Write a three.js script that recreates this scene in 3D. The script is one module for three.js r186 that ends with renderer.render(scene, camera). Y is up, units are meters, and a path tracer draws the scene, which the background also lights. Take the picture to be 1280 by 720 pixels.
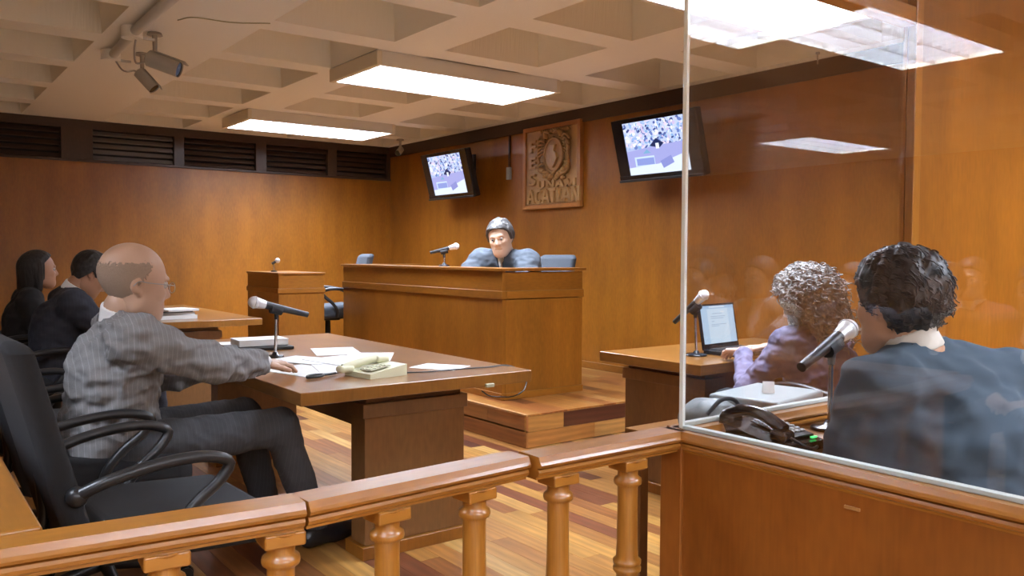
import * as THREE from 'three';
import { RoundedBoxGeometry } from 'three/addons/geometries/RoundedBoxGeometry.js';
import { mergeGeometries } from 'three/addons/utils/BufferGeometryUtils.js';
import { ImprovedNoise } from 'three/addons/math/ImprovedNoise.js';
import { RectAreaLightUniformsLib } from 'three/addons/lights/RectAreaLightUniformsLib.js';
import { FontLoader } from 'three/addons/loaders/FontLoader.js';
import { TextGeometry } from 'three/addons/geometries/TextGeometry.js';

// ---------------------------------------------------------------- camera, light, exposure
const scene = new THREE.Scene();
scene.background = new THREE.Color(0x000000);
const R = Math.PI / 180;
const camera = new THREE.PerspectiveCamera(2 * Math.atan(360 / 1046.88) / R, 1280 / 720, 0.05, 60);
camera.position.set(0, 1.29, 0);
{
  const yaw = 53.0247 * R, pitch = 2.2716 * R;
  camera.lookAt(Math.cos(yaw) * Math.cos(pitch), 1.29 - Math.sin(pitch), -Math.sin(yaw) * Math.cos(pitch));
  camera.rotateZ(0.2597 * R);
  camera.updateMatrixWorld(true);
}
const renderer = new THREE.WebGLRenderer({ antialias: true });
renderer.toneMapping = THREE.LinearToneMapping;
renderer.toneMappingExposure = 2.85;
renderer.shadowMap.enabled = true;
RectAreaLightUniformsLib.init();
const LAMP_RADIANCE = 21, LAMP_COLOR = new THREE.Color(0.87, 0.97, 1.17);
// fluorescent fixtures: [x0, x1, z0, z1] of the open underside, all on the same ceiling
const FIXTURES = [
  [2.74, 4.28, -5.83, -5.14, 'boxy louvred fluorescent light with a cream end cap, over the judge bench'],
  [2.85, 4.36, -8.64, -7.95, 'louvred fluorescent light close to the row of wall vents'],
  [2.70, 4.24, -3.00, -2.36, 'bright louvred fluorescent light above the typist, beside the wooden lintel'],
  [-2.40, -0.85, -3.04, -2.38, 'louvred fluorescent light mirrored large in the glass beside the wooden post'],
  [-6.37, -4.77, -5.98, -5.33, 'louvred fluorescent light mirrored small and dim in the dock glass'],
  [2.74, 4.28, -.20, .46, 'louvred fluorescent light over the dock, on the public side of the partition'],
  [-2.40, -.85, -.20, .46, 'louvred fluorescent light over the public seats, next to the photographer'],
  [2.74, 4.28, 2.62, 3.28, 'louvred fluorescent light by the plaster wall, on the dock side'],
  [.20, 1.74, 1.25, 1.91, 'louvred fluorescent light behind the photographer'],
  [-2.40, -.85, 2.62, 3.28, 'louvred fluorescent light by the plaster wall, over the public seats'],
];

// ---------------------------------------------------------------- helpers
const taken = {};
function numbered(n) { const k = taken[n] = (taken[n] ?? -1) + 1; return k ? `${n}_${String(k).padStart(3, '0')}` : n; }
function mulberry(a) { return () => { a |= 0; a = a + 0x6D2B79F5 | 0; let t = Math.imul(a ^ a >>> 15, 1 | a); t = t + Math.imul(t ^ t >>> 7, 61 | t) ^ t; return ((t ^ t >>> 14) >>> 0) / 4294967296; }; }
const rnd = mulberry(7);
const noise = new ImprovedNoise();
const nz = (x, y, z = 0) => noise.noise(x, y, z);
function fbm(x, y, z = 0, o = 4) { let s = 0, a = .5; for (let i = 0; i < o; i++) { s += a * nz(x, y, z + i * 7.3); x *= 2.03; y *= 2.03; z *= 2.03; a *= .5; } return s; }
const V = (x, y, z) => new THREE.Vector3(x, y, z);
function part(name, geo, mat, parent, pos, rot) {
  const m = new THREE.Mesh(geo, mat); m.name = name; m.castShadow = m.receiveShadow = true;
  if (pos) m.position.set(...pos);
  if (rot) m.rotation.set(...rot);
  parent.add(m); return m;
}
function thing(name, label, category, pos = [0, 0, 0], turn = 0, group) {
  const o = new THREE.Group(); o.name = numbered(name); o.position.set(...pos); o.rotation.y = turn;
  o.userData = { label, category }; if (group) o.userData.group = group;
  scene.add(o); return o;
}
function struct(name, label, category = 'structure') { const o = new THREE.Group(); o.name = name; o.userData = { kind: 'structure', label, category }; scene.add(o); return o; }
function copy(src, pos, turn, label, group) {
  const o = src.clone(); o.name = numbered(src.name.replace(/_\d{3}$/, '')); o.position.set(...pos); o.rotation.y = turn;
  o.userData = { ...src.userData, label }; if (group) o.userData.group = group; else delete o.userData.group;
  scene.add(o); return o;
}
// box between two corners, chamfered, uv in metres with v along the grain axis (0 x, 1 y, 2 z)
function uvMetres(g, grain = 1, off = 0) {
  const p = g.attributes.position, n = g.attributes.normal, uv = new Float32Array(p.count * 2);
  for (let i = 0; i < p.count; i++) {
    const c = [p.getX(i), p.getY(i), p.getZ(i)], a = [Math.abs(n.getX(i)), Math.abs(n.getY(i)), Math.abs(n.getZ(i))];
    const d = a[0] >= a[1] && a[0] >= a[2] ? 0 : a[1] >= a[2] ? 1 : 2;
    const rest = [0, 1, 2].filter(k => k !== d);
    let v = rest.includes(grain) ? grain : rest[1], u = rest.find(k => k !== v);
    uv[2 * i] = c[u] + off * 1.37 + (d === 0 ? .31 : 0); uv[2 * i + 1] = c[v] + off * .73;
  }
  g.setAttribute('uv', new THREE.BufferAttribute(uv, 2)); return g;
}
function bx(x0, x1, y0, y1, z0, z1, grain = 1, bev = 0.003, off = 0) {
  const w = Math.abs(x1 - x0), h = Math.abs(y1 - y0), d = Math.abs(z1 - z0);
  const g = bev > 0 ? new RoundedBoxGeometry(w, h, d, 1, Math.min(bev, w / 2.1, h / 2.1, d / 2.1)) : new THREE.BoxGeometry(w, h, d);
  g.translate((x0 + x1) / 2, (y0 + y1) / 2, (z0 + z1) / 2);
  return uvMetres(g, grain, off);
}
function clean(g) { const o = g.index ? g.toNonIndexed() : g; for (const k of Object.keys(o.attributes)) if (!['position', 'normal', 'uv'].includes(k)) o.deleteAttribute(k); if (!o.attributes.uv) o.setAttribute('uv', new THREE.BufferAttribute(new Float32Array(o.attributes.position.count * 2), 2)); return o; }
const join = (...gs) => mergeGeometries(gs.flat().map(clean));
function cyl(r0, r1, a, b, seg = 16, open = false) { // tapered cylinder from a to b
  const A = V(...a), B = V(...b), L = A.distanceTo(B), g = new THREE.CylinderGeometry(r1, r0, L, seg, 1, open);
  g.applyQuaternion(new THREE.Quaternion().setFromUnitVectors(V(0, 1, 0), B.clone().sub(A).normalize()));
  const m = A.add(B).multiplyScalar(.5); g.translate(m.x, m.y, m.z); return g;
}
function tube(pts, r, seg = 32, rad = 8, closed = false) { return new THREE.TubeGeometry(new THREE.CatmullRomCurve3(pts.map(p => V(...p)), closed), seg, r, rad, closed); }
function prismX(pts, x0, x1) { // profile in (z, y), extruded along x
  const s = new THREE.Shape(pts.map(([z, y]) => new THREE.Vector2(-z, y)));
  const g = new THREE.ExtrudeGeometry(s, { depth: x1 - x0, bevelEnabled: false }); g.rotateY(Math.PI / 2); g.translate(x0, 0, 0); return g;
}

// ---------------------------------------------------------------- procedural surfaces
function dataTex(n, fn, srgb = true) {
  const d = new Uint8Array(n * n * 4);
  for (let j = 0; j < n; j++) for (let i = 0; i < n; i++) { const c = fn(i / n, j / n); for (let k = 0; k < 3; k++) d[(j * n + i) * 4 + k] = Math.max(0, Math.min(255, c[k] * 255)); d[(j * n + i) * 4 + 3] = 255; }
  const t = new THREE.DataTexture(d, n, n); t.wrapS = t.wrapT = THREE.MirroredRepeatWrapping; t.magFilter = THREE.LinearFilter; t.minFilter = THREE.LinearMipmapLinearFilter; t.generateMipmaps = true;
  if (srgb) t.colorSpace = THREE.SRGBColorSpace; t.needsUpdate = true; return t;
}
// veneer: long soft figure plus fine pores, grain along v; 1.6 m square
const veneerTex = dataTex(512, (u, v) => {
  const x = u * 1.6, y = v * 1.6, w = fbm(x * 1.7, y * .5, 2.2, 3) * .25;
  const ring = Math.sin((x + w) * 34 + fbm(x * 3, y * .8, 9, 3) * 5) * .5 + .5;
  const blotch = fbm(x * 3.2, y * 1.3, 5.5, 4), pore = nz(x * 160, y * 9, 3), fine = nz(x * 60, y * 22, 1);
  const t = .86 + .022 * ring + .20 * blotch + .045 * pore + .05 * fine;
  return [t, t * (.985 + .015 * ring), t * (.97 + .03 * ring)];
});
veneerTex.repeat.set(1 / 1.6, 1 / 1.6);
const plankTex = dataTex(512, (u, v) => {
  const x = u * .8, y = v * .8, ring = Math.sin((x + fbm(x * 4, y * 1.0, 4, 3) * .06) * 150 + fbm(x * 8, y * 1.2, 1, 3) * 4) * .5 + .5;
  const t = .80 + .16 * ring * (.6 + fbm(x * 6, y * 2, 7)) + .16 * fbm(x * 9, y * 2.5, 3) + .06 * nz(x * 220, y * 10, 2);
  return [t, t * .97, t * .93];
});
plankTex.repeat.set(1 / .8, 1 / .8);
const plasterBump = dataTex(256, (u, v) => { const t = .5 + .5 * fbm(u * 70, v * 70, 2, 3); return [t, t, t]; }, false); plasterBump.wrapS = plasterBump.wrapT = THREE.RepeatWrapping;
const weaveTex = dataTex(128, (u, v) => { const t = .5 + .25 * Math.sin(u * Math.PI * 64) * Math.sin(v * Math.PI * 64) + .3 * nz(u * 60, v * 60, 3); return [t, t, t]; }, false); weaveTex.repeat.set(6, 6);
const stripeTex = dataTex(256, (u, v) => { const s = Math.pow(Math.max(0, Math.cos(u * Math.PI * 2 * 12)), 24); const t = .80 + .17 * s + .09 * nz(u * 120, v * 120, 1) + .05 * nz(u * 40, v * 200, 4); return [t, t, t]; }); stripeTex.repeat.set(5, 5);
const std = (color, roughness = .6, o = {}) => new THREE.MeshStandardMaterial({ color, roughness, ...o });
const phys = (color, roughness = .6, o = {}) => new THREE.MeshPhysicalMaterial({ color, roughness, ...o });
const lin = (r, g, b) => new THREE.Color().setRGB(r, g, b);
const wood = (c, rough = .34, o = {}) => phys(c, rough, { map: veneerTex, clearcoat: .25, clearcoatRoughness: .22, ...o });
const M = {
  wall: wood(lin(.39, .138, .010), .40), bench: wood(lin(.36, .130, .013), .34), rail: wood(lin(.47, .19, .026), .30, { clearcoat: .5, clearcoatRoughness: .24 }),
  table: wood(lin(.36, .155, .030), .28, { clearcoat: .5, clearcoatRoughness: .10 }), pedestal: wood(lin(.25, .115, .034), .45), dark: wood(lin(.075, .032, .016), .5), dock: wood(lin(.36, .115, .016), .36),
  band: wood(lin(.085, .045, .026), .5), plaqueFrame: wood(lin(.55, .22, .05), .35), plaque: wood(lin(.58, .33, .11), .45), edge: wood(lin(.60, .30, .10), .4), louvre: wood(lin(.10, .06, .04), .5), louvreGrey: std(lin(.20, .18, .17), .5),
  plaster: std(lin(.87, .87, .83), .9, { bumpMap: plasterBump, bumpScale: .002 }), coffer: std(lin(.86, .83, .74), .95, { bumpMap: plasterBump, bumpScale: .005 }),
  plainWall: std(lin(.78, .73, .62), .9), fixture: std(lin(.72, .70, .65), .45), fixtureEnd: std(lin(.72, .65, .50), .5), blade: std(lin(.36, .36, .355), .5), reflector: std(lin(.9, .9, .88), .4),
  lamp: std(0xffffff, .5, { emissive: LAMP_COLOR, emissiveIntensity: 1.6 }),
  black: std(lin(.012, .012, .013), .45), blackGloss: std(lin(.010, .010, .012), .18), rubber: std(lin(.02, .02, .021), .7), armPlastic: std(lin(.020, .021, .022), .34),
  chairFabric: std(lin(.019, .020, .022), .92, { bumpMap: weaveTex, bumpScale: .0012 }), chairGrey: std(lin(.06, .07, .085), .9, { bumpMap: weaveTex, bumpScale: .0012 }),
  chrome: std(lin(.62, .62, .63), .22, { metalness: 1 }), steel: std(lin(.40, .40, .41), .35, { metalness: 1 }), silver: std(lin(.62, .63, .64), .42, { metalness: .7 }), mesh: std(lin(.72, .73, .73), .5, { metalness: .35 }),
  paper: std(lin(.84, .84, .82), .8), paperEdge: std(lin(.74, .73, .70), .85), beige: std(lin(.66, .65, .44), .42), beigeDark: std(lin(.42, .41, .27), .5), greyPlastic: std(lin(.20, .22, .22), .5), greyLight: std(lin(.33, .37, .37), .45),
  camBody: std(lin(.42, .41, .38), .5), conduit: std(lin(.62, .63, .62), .55), keyWhite: std(lin(.62, .66, .66), .5),
  silicone: phys(lin(.66, .74, .72), .35, { transmission: .25, thickness: 0 }),
};
const glassPane = phys(0xffffff, 0.0, { transmission: 1, thickness: 0, ior: 1.52 });
const glassEdge = phys(lin(.86, .93, .92), .25, { clearcoat: 1 });

// ---------------------------------------------------------------- the room
const XB = 5.313, ZA = -9.697, HC = 2.672, XW = -8.2, ZF = 4.4, T = .15;
{ // floor: boards along z; the boards that show largest are single parts, the rest one mass
  const fl = struct('floor', 'glossy floor of mixed light and dark hardwood boards', 'floor');
  part('subfloor', bx(XW - T, XB + T, -.2, -.014, ZA - T, ZF + T, 2, 0), std(lin(.05, .03, .02), .8), fl);
  const tones = [[.54, .29, .075], [.48, .235, .06], [.60, .34, .10], [.42, .19, .05], [.64, .39, .13], [.33, .13, .04], [.52, .27, .065], [.20, .065, .028], [.11, .040, .026], [.74, .50, .20]].map(c => lin(...c));
  const weights = [5, 5, 4, 4.4, 2.2, 3, 5, 2.2, 1.9, .8], tot = weights.reduce((a, b) => a + b);
  const pick = () => { let r = rnd() * tot; for (let i = 0; i < 10; i++) if ((r -= weights[i]) < 0) return i; return 0; };
  const mats = tones.map(c => phys(c, .30, { map: plankTex, clearcoat: .45, clearcoatRoughness: .12 }));
  const W = .096, lens = [.42, .58, .74, .92, 1.15], geos = {}, all = [];
  for (let x = XW; x < XB; x += W) for (let z = ZA - rnd() * .6; z < ZF;) {
    const l = Math.floor(rnd() * 5), L = lens[l];
    const p = V(x + W / 2, 0, z + L / 2), q = p.clone().project(camera), d = Math.hypot(p.x, p.z);
    const inView = Math.abs(q.x) < 1.1 && q.y > -1.25 && q.y < 1 && q.z < 1 && p.x > .1 && p.x < 3.45 && p.z < -1.3 && !(p.x > 2.5 && p.z < -5.2) && !(p.z > -1.55 && p.x > 1.6);
    all.push({ p, l, L, tone: pick(), v: Math.floor(rnd() * 4), score: inView ? L / (d * d * d) : 0 }); z += L;
  }
  all.sort((a, b) => b.score - a.score);
  const rest = [];
  all.forEach((b, i) => {
    if (i < 290 && b.score > 0) {
      const k = b.l * 4 + b.v; geos[k] ??= bx(-W / 2 + .0006, W / 2 - .0006, -.014, 0, -b.L / 2 + .0006, b.L / 2 - .0006, 2, 0, k * .37 + 1);
      part('floor_board', geos[k], mats[b.tone], fl, [b.p.x, 0, b.p.z]);
    } else {
      const g = bx(-W / 2 + .0006, W / 2 - .0006, -.014, 0, -b.L / 2 + .0006, b.L / 2 - .0006, 2, 0, i * .31); g.translate(b.p.x, 0, b.p.z);
      const c = new Float32Array(g.attributes.position.count * 3); for (let k = 0; k < c.length; k += 3) { c[k] = tones[b.tone].r; c[k + 1] = tones[b.tone].g; c[k + 2] = tones[b.tone].b; }
      g.setAttribute('color', new THREE.BufferAttribute(c, 3)); rest.push(g);
    }
  });
  const m = part('floor_boards', mergeGeometries(rest), phys(0xffffff, .30, { map: plankTex, clearcoat: .45, clearcoatRoughness: .12, vertexColors: true }), fl); m.userData.kind = 'stuff';
}
// ceiling: flat ribs with sunk, slope-sided coffers
{
  const ce = struct('ceiling', 'cream plaster waffle ceiling with sunk coffers', 'ceiling');
  const xs = [[-7.6, -6.8], [-6.35, -5.55], [-5.1, -4.3], [-3.85, -3.05], [-2.6, -1.8], [-1.35, -.55], [.33, 1.14], [1.89, 2.70], [3.08, 3.90], [4.36, 5.19]];
  const zs = []; for (let k = -8; k < 6; k++) { const a = -4.13 - .965 * k; if (a < ZF - .1) zs.push([a - .74, a]); }
  zs.reverse();
  const ribs = [], tri = (L, a, b, c, d) => { L.push(a, b, c, a, c, d); };
  const build = (L) => { const g = new THREE.BufferGeometry(), p = [], uv = []; for (const q of L) { p.push(...q); uv.push(q[0] * 1.0, q[2] * 1.0); } g.setAttribute('position', new THREE.Float32BufferAttribute(p, 3)); g.setAttribute('uv', new THREE.Float32BufferAttribute(uv, 2)); g.computeVertexNormals(); return g; };
  const quad = (L, x0, x1, z0, z1) => { if (x1 > x0 && z1 > z0) tri(L, [x0, HC, z0], [x1, HC, z0], [x1, HC, z1], [x0, HC, z1]); };
  const zLo = ZA, zHi = ZF, xb = [XW, ...xs.flat(), XB], zsort = [...zs].sort((a, b) => a[0] - b[0]).map(([a, b]) => [Math.max(a, ZA + .04), b]), zb = [zLo, ...zsort.flat(), zHi];
  for (let i = 0; i + 1 < xb.length; i += 2) quad(ribs, xb[i], xb[i + 1], zLo, zHi);
  for (const [x0, x1] of xs) for (let j = 0; j + 1 < zb.length; j += 2) quad(ribs, x0, x1, zb[j], zb[j + 1]);
  part('ribs', build(ribs), M.plaster, ce);
  const D = .30, s = .025;
  for (const [x0, x1] of xs) for (const [z0, z1] of zsort) {
    const L = [], y = HC, Y = HC + D, sz = Math.min(s, (z1 - z0) * .3), a0 = x0 + s, a1 = x1 - s, c0 = z0 + sz, c1 = z1 - sz;
    tri(L, [a0, Y, c0], [a1, Y, c0], [a1, Y, c1], [a0, Y, c1]);
    tri(L, [x0, y, z0], [x1, y, z0], [a1, Y, c0], [a0, Y, c0]); tri(L, [x1, y, z1], [x0, y, z1], [a0, Y, c1], [a1, Y, c1]);
    tri(L, [x0, y, z1], [x0, y, z0], [a0, Y, c0], [a0, Y, c1]); tri(L, [x1, y, z0], [x1, y, z1], [a1, Y, c1], [a1, Y, c0]);
    part('coffer', build(L), M.coffer, ce);
  }
  part('slab', bx(XW - T, XB + T, HC + D + .01, HC + D + .15, ZA - T, ZF + T, 0, 0), M.plaster, ce);
}
const vents = [[.55, 1.50], [1.795, 2.615], [2.72, 3.536], [3.66, 4.442], [4.56, 5.26]];
{ // far wall with a row of openings near the ceiling
  const w = struct('wall_back', 'orange-brown wood veneer wall with a band of vents near the ceiling', 'wall');
  part('panel', bx(XW - T, XB + T, -.2, 2.262, ZA - T, ZA, 1, 0), M.wall, w);
  part('top_band', bx(XW - T, XB + T, 2.582, HC + .5, ZA - T, ZA, 0, 0), M.band, w);
  const edges = [XW - T, ...vents.flat(), XB + T];
  for (let i = 0; i < edges.length; i += 2) part('mullion', bx(edges[i], edges[i + 1], 2.262, 2.582, ZA - T, ZA, 1, 0), M.band, w);
  part('backing', bx(XW, XB, 2.2, 2.6, ZA - T - .03, ZA - T - .005, 0, 0), M.black, w);
  part('ledge', bx(.3, XB, 2.236, 2.262, ZA, ZA + .022, 0, .004), M.band, w);
  const spots = ['partly hidden by the seated lawyers side', 'with pale grey slats, over the seated men', 'beside the vent with pale grey slats', 'under the fixture close to the wall', 'in the room corner under the small camera'];
  vents.forEach(([x0, x1], i) => {
    const v = thing('wall_vent', ['dark slatted wall vent farthest along from the room corner', 'slatted wall vent with pale grey slats', 'slatted wall vent between the grey-slatted one and the one under the light', 'slatted wall vent right behind the ceiling light near the wall', 'dark slatted wall vent next to the room corner'][i], 'vent', [x0, 2.262, ZA - .03]);
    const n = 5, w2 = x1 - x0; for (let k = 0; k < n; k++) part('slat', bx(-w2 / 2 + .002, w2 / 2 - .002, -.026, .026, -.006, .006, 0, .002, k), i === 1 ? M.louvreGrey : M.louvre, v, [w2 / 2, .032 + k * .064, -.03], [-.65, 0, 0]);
  });
}
{
  const w = struct('wall_right', 'orange-brown wood veneer wall behind the judge bench', 'wall');
  part('panel', bx(XB, XB + T, -.2, HC + .5, ZA - T, ZF + T, 1, 0), M.wall, w);
  const t = struct('trim_1', 'wooden board along the top of the wall behind the judge', 'trim'); part('board', bx(XB - .022, XB, HC - .13, HC, ZA, -1.46, 2, .004), M.band, t);
  const b = struct('baseboard_right', 'low wooden skirting on the wall behind the judge', 'baseboard'); part('board', bx(XB - .016, XB, .225, .29, -9.6, -2.2, 2, .004), M.bench, b);
  const b2 = struct('baseboard_back', 'low wooden skirting on the far wall', 'baseboard'); part('board', bx(XW, XB, 0, .09, ZA, ZA + .016, 0, .004), M.bench, b2);
  const l = struct('wall_left', 'wooden wall behind the public seats', 'wall'); part('panel', bx(XW - T, XW, -.2, HC + .5, ZA - T, ZF + T, 1, 0), M.wall, l);
  const f = struct('wall_front', 'plain plaster wall behind the photographer', 'wall'); part('panel', bx(XW - T, XB + T, -.2, HC + .5, ZF, ZF + T, 1, 0), M.plainWall, f);
}
// dock side: post, lintel and solid partition in the plane of the balustrade
const ZD = -1.403, XG = 1.618, HR = .85;
{
  const w = struct('wall_partition', 'bright orange wooden partition beside the dock with post and lintel', 'wall');
  part('panel', bx(2.702, XB, 0, HC, ZD - .050, ZD - .036, 1, 0, 3), M.wall, w);
  part('post', bx(2.700, 2.745, 0, HC, ZD - .035, ZD - .005, 1, .004, 5), M.rail, w);
  part('lintel', bx(XG - .03, 2.699, 2.04, 2.10, ZD - .058, ZD - .005, 0, .006, 7), M.rail, w);
  part('lintel_panel', bx(XG - .03, 2.699, 2.10, HC, ZD - .050, ZD - .036, 1, 0, 8), M.wall, w);
}
// rail profile: flat cap, roll, hollow, fillet; zf is the front face
const railProfile = (zf, top) => [[zf + .002, top - .012], [zf - .004, top], [zf - .072, top], [zf - .078, top - .006], [zf - .078, top - .02], [zf - .066, top - .03], [zf - .066, top - .052], [zf - .012, top - .052], [zf - .012, top - .047], [zf - .005, top - .043], [zf - .002, top - .036], [zf - .004, top - .03], [zf - .010, top - .027], [zf + .003, top - .024], [zf + .006, top - .018]];
function railBar(x0, x1, zf) { const g = prismX(railProfile(zf, HR), x0, x1); return uvMetres(g, 0, x0); }
const balusterGeo = (() => {
  const P = [[.001, 0], [.034, 0], [.034, .10], [.030, .115], [.026, .135], [.034, .15], [.026, .165], [.024, .19], [.026, .30], [.027, .42], [.0265, .515], [.034, .523], [.0345, .531], [.028, .536], [.034, .541], [.0345, .549], [.027, .556], [.0255, .60], [.0245, .70], [.025, .730], [.033, .736], [.0345, .743], [.033, .750], [.025, .756], [.0255, .775], [.029, .788], [.036, .795], [.036, .7985], [.001, .7985]];
  return new THREE.LatheGeometry(P.map(p => new THREE.Vector2(...p)), 22);
})();
function balustrade(label, x0, x1, zf, turn, xs, group) {
  const t = thing('balustrade_rail', label, 'railing', [x0, 0, zf], turn, group);
  part('hand_rail', railBar(0, x1 - x0, 0), M.rail, t);
  for (const x of xs) { const b = part('baluster', balusterGeo, M.rail, t, [x - x0, 0, -.038]); part('capital', bx(-.037, .037, .772, .798, -.032, .032, 0, .004), M.rail, b); }
  part('foot_rail', bx(.03, x1 - x0 - .03, .0, .05, -.075, 0, 0, .004), M.rail, t);
  return t;
}
balustrade('fixed end of the wooden balustrade joined to the glazed dock', 1.134, 1.606, ZD, 0, [1.219, 1.440]);
balustrade('middle leaf of the wooden balustrade, between the two rail joints', .598, 1.124, -1.389, .066, [.783, 1.000]);
balustrade('wooden balustrade leaf in front of the empty black office chair', .02, .594, -1.440, -.088, [.365, .560]);
{ // low wooden wall that meets the end of the balustrade
  const w = struct('wall_low', 'low wooden wall with a flat orange top meeting the balustrade', 'wall');
  part('panel', bx(-.02, .17, 0, HR - .03, -6.2, -1.56, 1, .003, 2), M.rail, w); part('cap', bx(-.06, .2, HR - .03, HR - .001, -6.24, -1.524, 2, .006, 4), M.rail, w);
}
{ // dock: panelled front, moulded cap, two glass panes
  const t = thing('dock_front', 'panelled brown wooden front of the dock carrying the glass', 'dock', [XG, 0, ZD]);
  part('front_panel', bx(-.02, .03, 0, HR - .05, -.055, 2.2, 1, .003, 1), M.dock, t);
  const cap = prismX(railProfile(0, HR), 0, 2.25); cap.rotateY(-Math.PI / 2); uvMetres(cap, 2, 5); part('cap_rail', cap, M.rail, t, [-.032, 0, -.06]);
  part('side_panel', bx(.03, 1.08, 0, HR - .05, -.06, -.02, 1, .003, 2), M.dock, t);
  part('side_cap', uvMetres(prismX(railProfile(0, HR), .0, 1.08), 0, 8), M.rail, t, [0, 0, -.002]);
  part('shelf', bx(.05, .80, .775, .80, -.005, .165, 0, .003, 3), M.table, t);
  part('corner_post', bx(-.03, .04, 0, HR - .002, -.07, .0, 1, .004, 3), M.dock, t);
  const pin = part('door_plate', bx(-.024, -.019, .765, .772, .44, .475, 2, .001), M.edge, t); pin.userData.label = 'small brass-coloured mark on the dock panel';
  const g = thing('glass_screen', 'tall clear glass pane standing on the dock front', 'glass screen', [XG, HR, ZD]);
  part('pane', new THREE.BoxGeometry(.008, 1.30, 2.2), glassPane, g, [.004, .65, 1.078]);
  part('pane_edge', bx(-.0005, .0095, 0, 1.30, -.036, -.0222, 1, .002), glassEdge, g);
  part('seal', bx(-.004, .016, 0, .010, -.02, 2.17, 2, .002), M.silicone, g);
  const s = thing('glass_screen', 'glass pane on the dock side rail under the wooden lintel', 'glass screen', [XG, HR, ZD]);
  part('pane', new THREE.BoxGeometry(1.055, 1.188, .008), glassPane, s, [.02 + 1.055 / 2, .594, -.043]);
  part('seal', bx(.02, 1.078, 0, .012, -.052, -.034, 0, .003), M.silicone, s);
}
// ---------------------------------------------------------------- ceiling lights
FIXTURES.forEach(([x0, x1, z0, z1, label]) => {
  const yb = 2.57, w = x1 - x0, d = z1 - z0, o = .03, t = thing('ceiling_light', label, 'ceiling light', [(x0 + x1) / 2, yb, (z0 + z1) / 2]);
  const X = w / 2, Z = d / 2, top = HC - yb;
  part('body', join(bx(-X - o, X + o, top - .014, top, -Z - o, Z + o, 0, .003), bx(-X - o, X + o, 0, top - .01, -Z - o, -Z, 0, .006), bx(-X - o, X + o, 0, top - .01, Z, Z + o, 0, .006)), M.fixture, t);
  for (const s of [-1, 1]) part('end_cap', bx(s * (X + .001), s * (X + o + .012), -.002, top - .004, -Z - o - .004, Z + o + .004, 2, .008), M.fixtureEnd, t);
  const tray = part('lamp_tray', bx(-X, X, top - .022, top - .016, -Z, Z, 0, 0), M.lamp, t); tray.userData.label = 'glowing lamp tray';
  const blades = part('louvre', join(...[-1 / 6, 1 / 6].map(k => bx(-X, X, .002, .066, k * d - .003, k * d + .003, 0, 0))), M.blade, t);
  for (let k = 1; k < 13; k++) part('blade', bx(-.0025, .0025, .002, .066, -Z, Z, 2, 0), M.blade, blades, [-X + k * w / 13, 0, 0]);
  const L = new THREE.RectAreaLight(LAMP_COLOR, LAMP_RADIANCE, w - .02, d - .02); L.position.set((x0 + x1) / 2, yb + top - .026, (z0 + z1) / 2); L.rotation.x = -Math.PI / 2; scene.add(L);
});
// ---------------------------------------------------------------- platform and judge bench
{
  const t = thing('judge_platform', 'raised boarded platform under the judge bench', 'platform', [3.40, 0, -4.352]);
  const X1 = XB - 3.40 - .018, Z1 = -3.85, H = .225;
  part('core', bx(.02, X1, 0, H - .012, Z1, -.02, 0, 0), M.dark, t);
  const tones = [[.54, .26, .07], [.48, .21, .055], [.60, .32, .10], [.40, .16, .045], [.36, .13, .04], [.12, .04, .025], [.66, .40, .14]].map(c => phys(lin(...c), .30, { map: plankTex, clearcoat: .45, clearcoatRoughness: .14 }));
  // side facing the public: two courses of boards; front facing the lawyers: the same
  const course = [[[0, .33, 0], [.33, 1.02, 5], [1.02, 1.5, 1], [1.5, X1, 3]], [[0, .62, 1], [.62, 1.3, 2], [1.3, X1, 0]]];
  course.forEach((c, r) => c.forEach(([a, b, k], i) => part('riser_board', bx(a + .0008, b - .0008, H - .012 - (r + 1) * .105, H - .014 - r * .105, -.02, -.004, 0, 0, i + r * 3), tones[k], t)));
  const course2 = [[[0, .45, 4], [.45, 1.1, 3], [1.1, 1.9, 4], [1.9, 2.8, 1], [2.8, 3.84, 3]], [[0, .75, 3], [.75, 1.25, 5], [1.25, 2.2, 4], [2.2, 3.84, 3]]];
  course2.forEach((c, r) => c.forEach(([a, b, k], i) => part('riser_board', bx(.002, .018, H - .012 - (r + 1) * .105, H - .002 - r * .105, -b + .0008, -a - .0008, 2, 0, i + r * 5), tones[k], t)));
  part('nosing', bx(-.002, .018, H - .012, H + .004, Z1, 0, 2, .003), M.edge, t);
  for (let i = 0, x = .02; x < X1 - .01; i++, x += .115) { // boards of the deck along z, in two lengths
    const e = Math.min(x + .1142, X1), cut = -.25 - rnd() * .9;
    part('deck_board', bx(x, e, H - .012, H, cut + .0006, -.004, 2, 0, i + .4), tones[[0, 2, 1, 0, 3, 2, 1, 4][Math.floor(rnd() * 8)]], t);
    part('deck_board', bx(x, e, H - .012, H, Z1, cut - .0006, 2, 0, i + .8), tones[[0, 2, 1, 6, 0, 5, 1, 2][Math.floor(rnd() * 8)]], t);
  }
}
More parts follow.
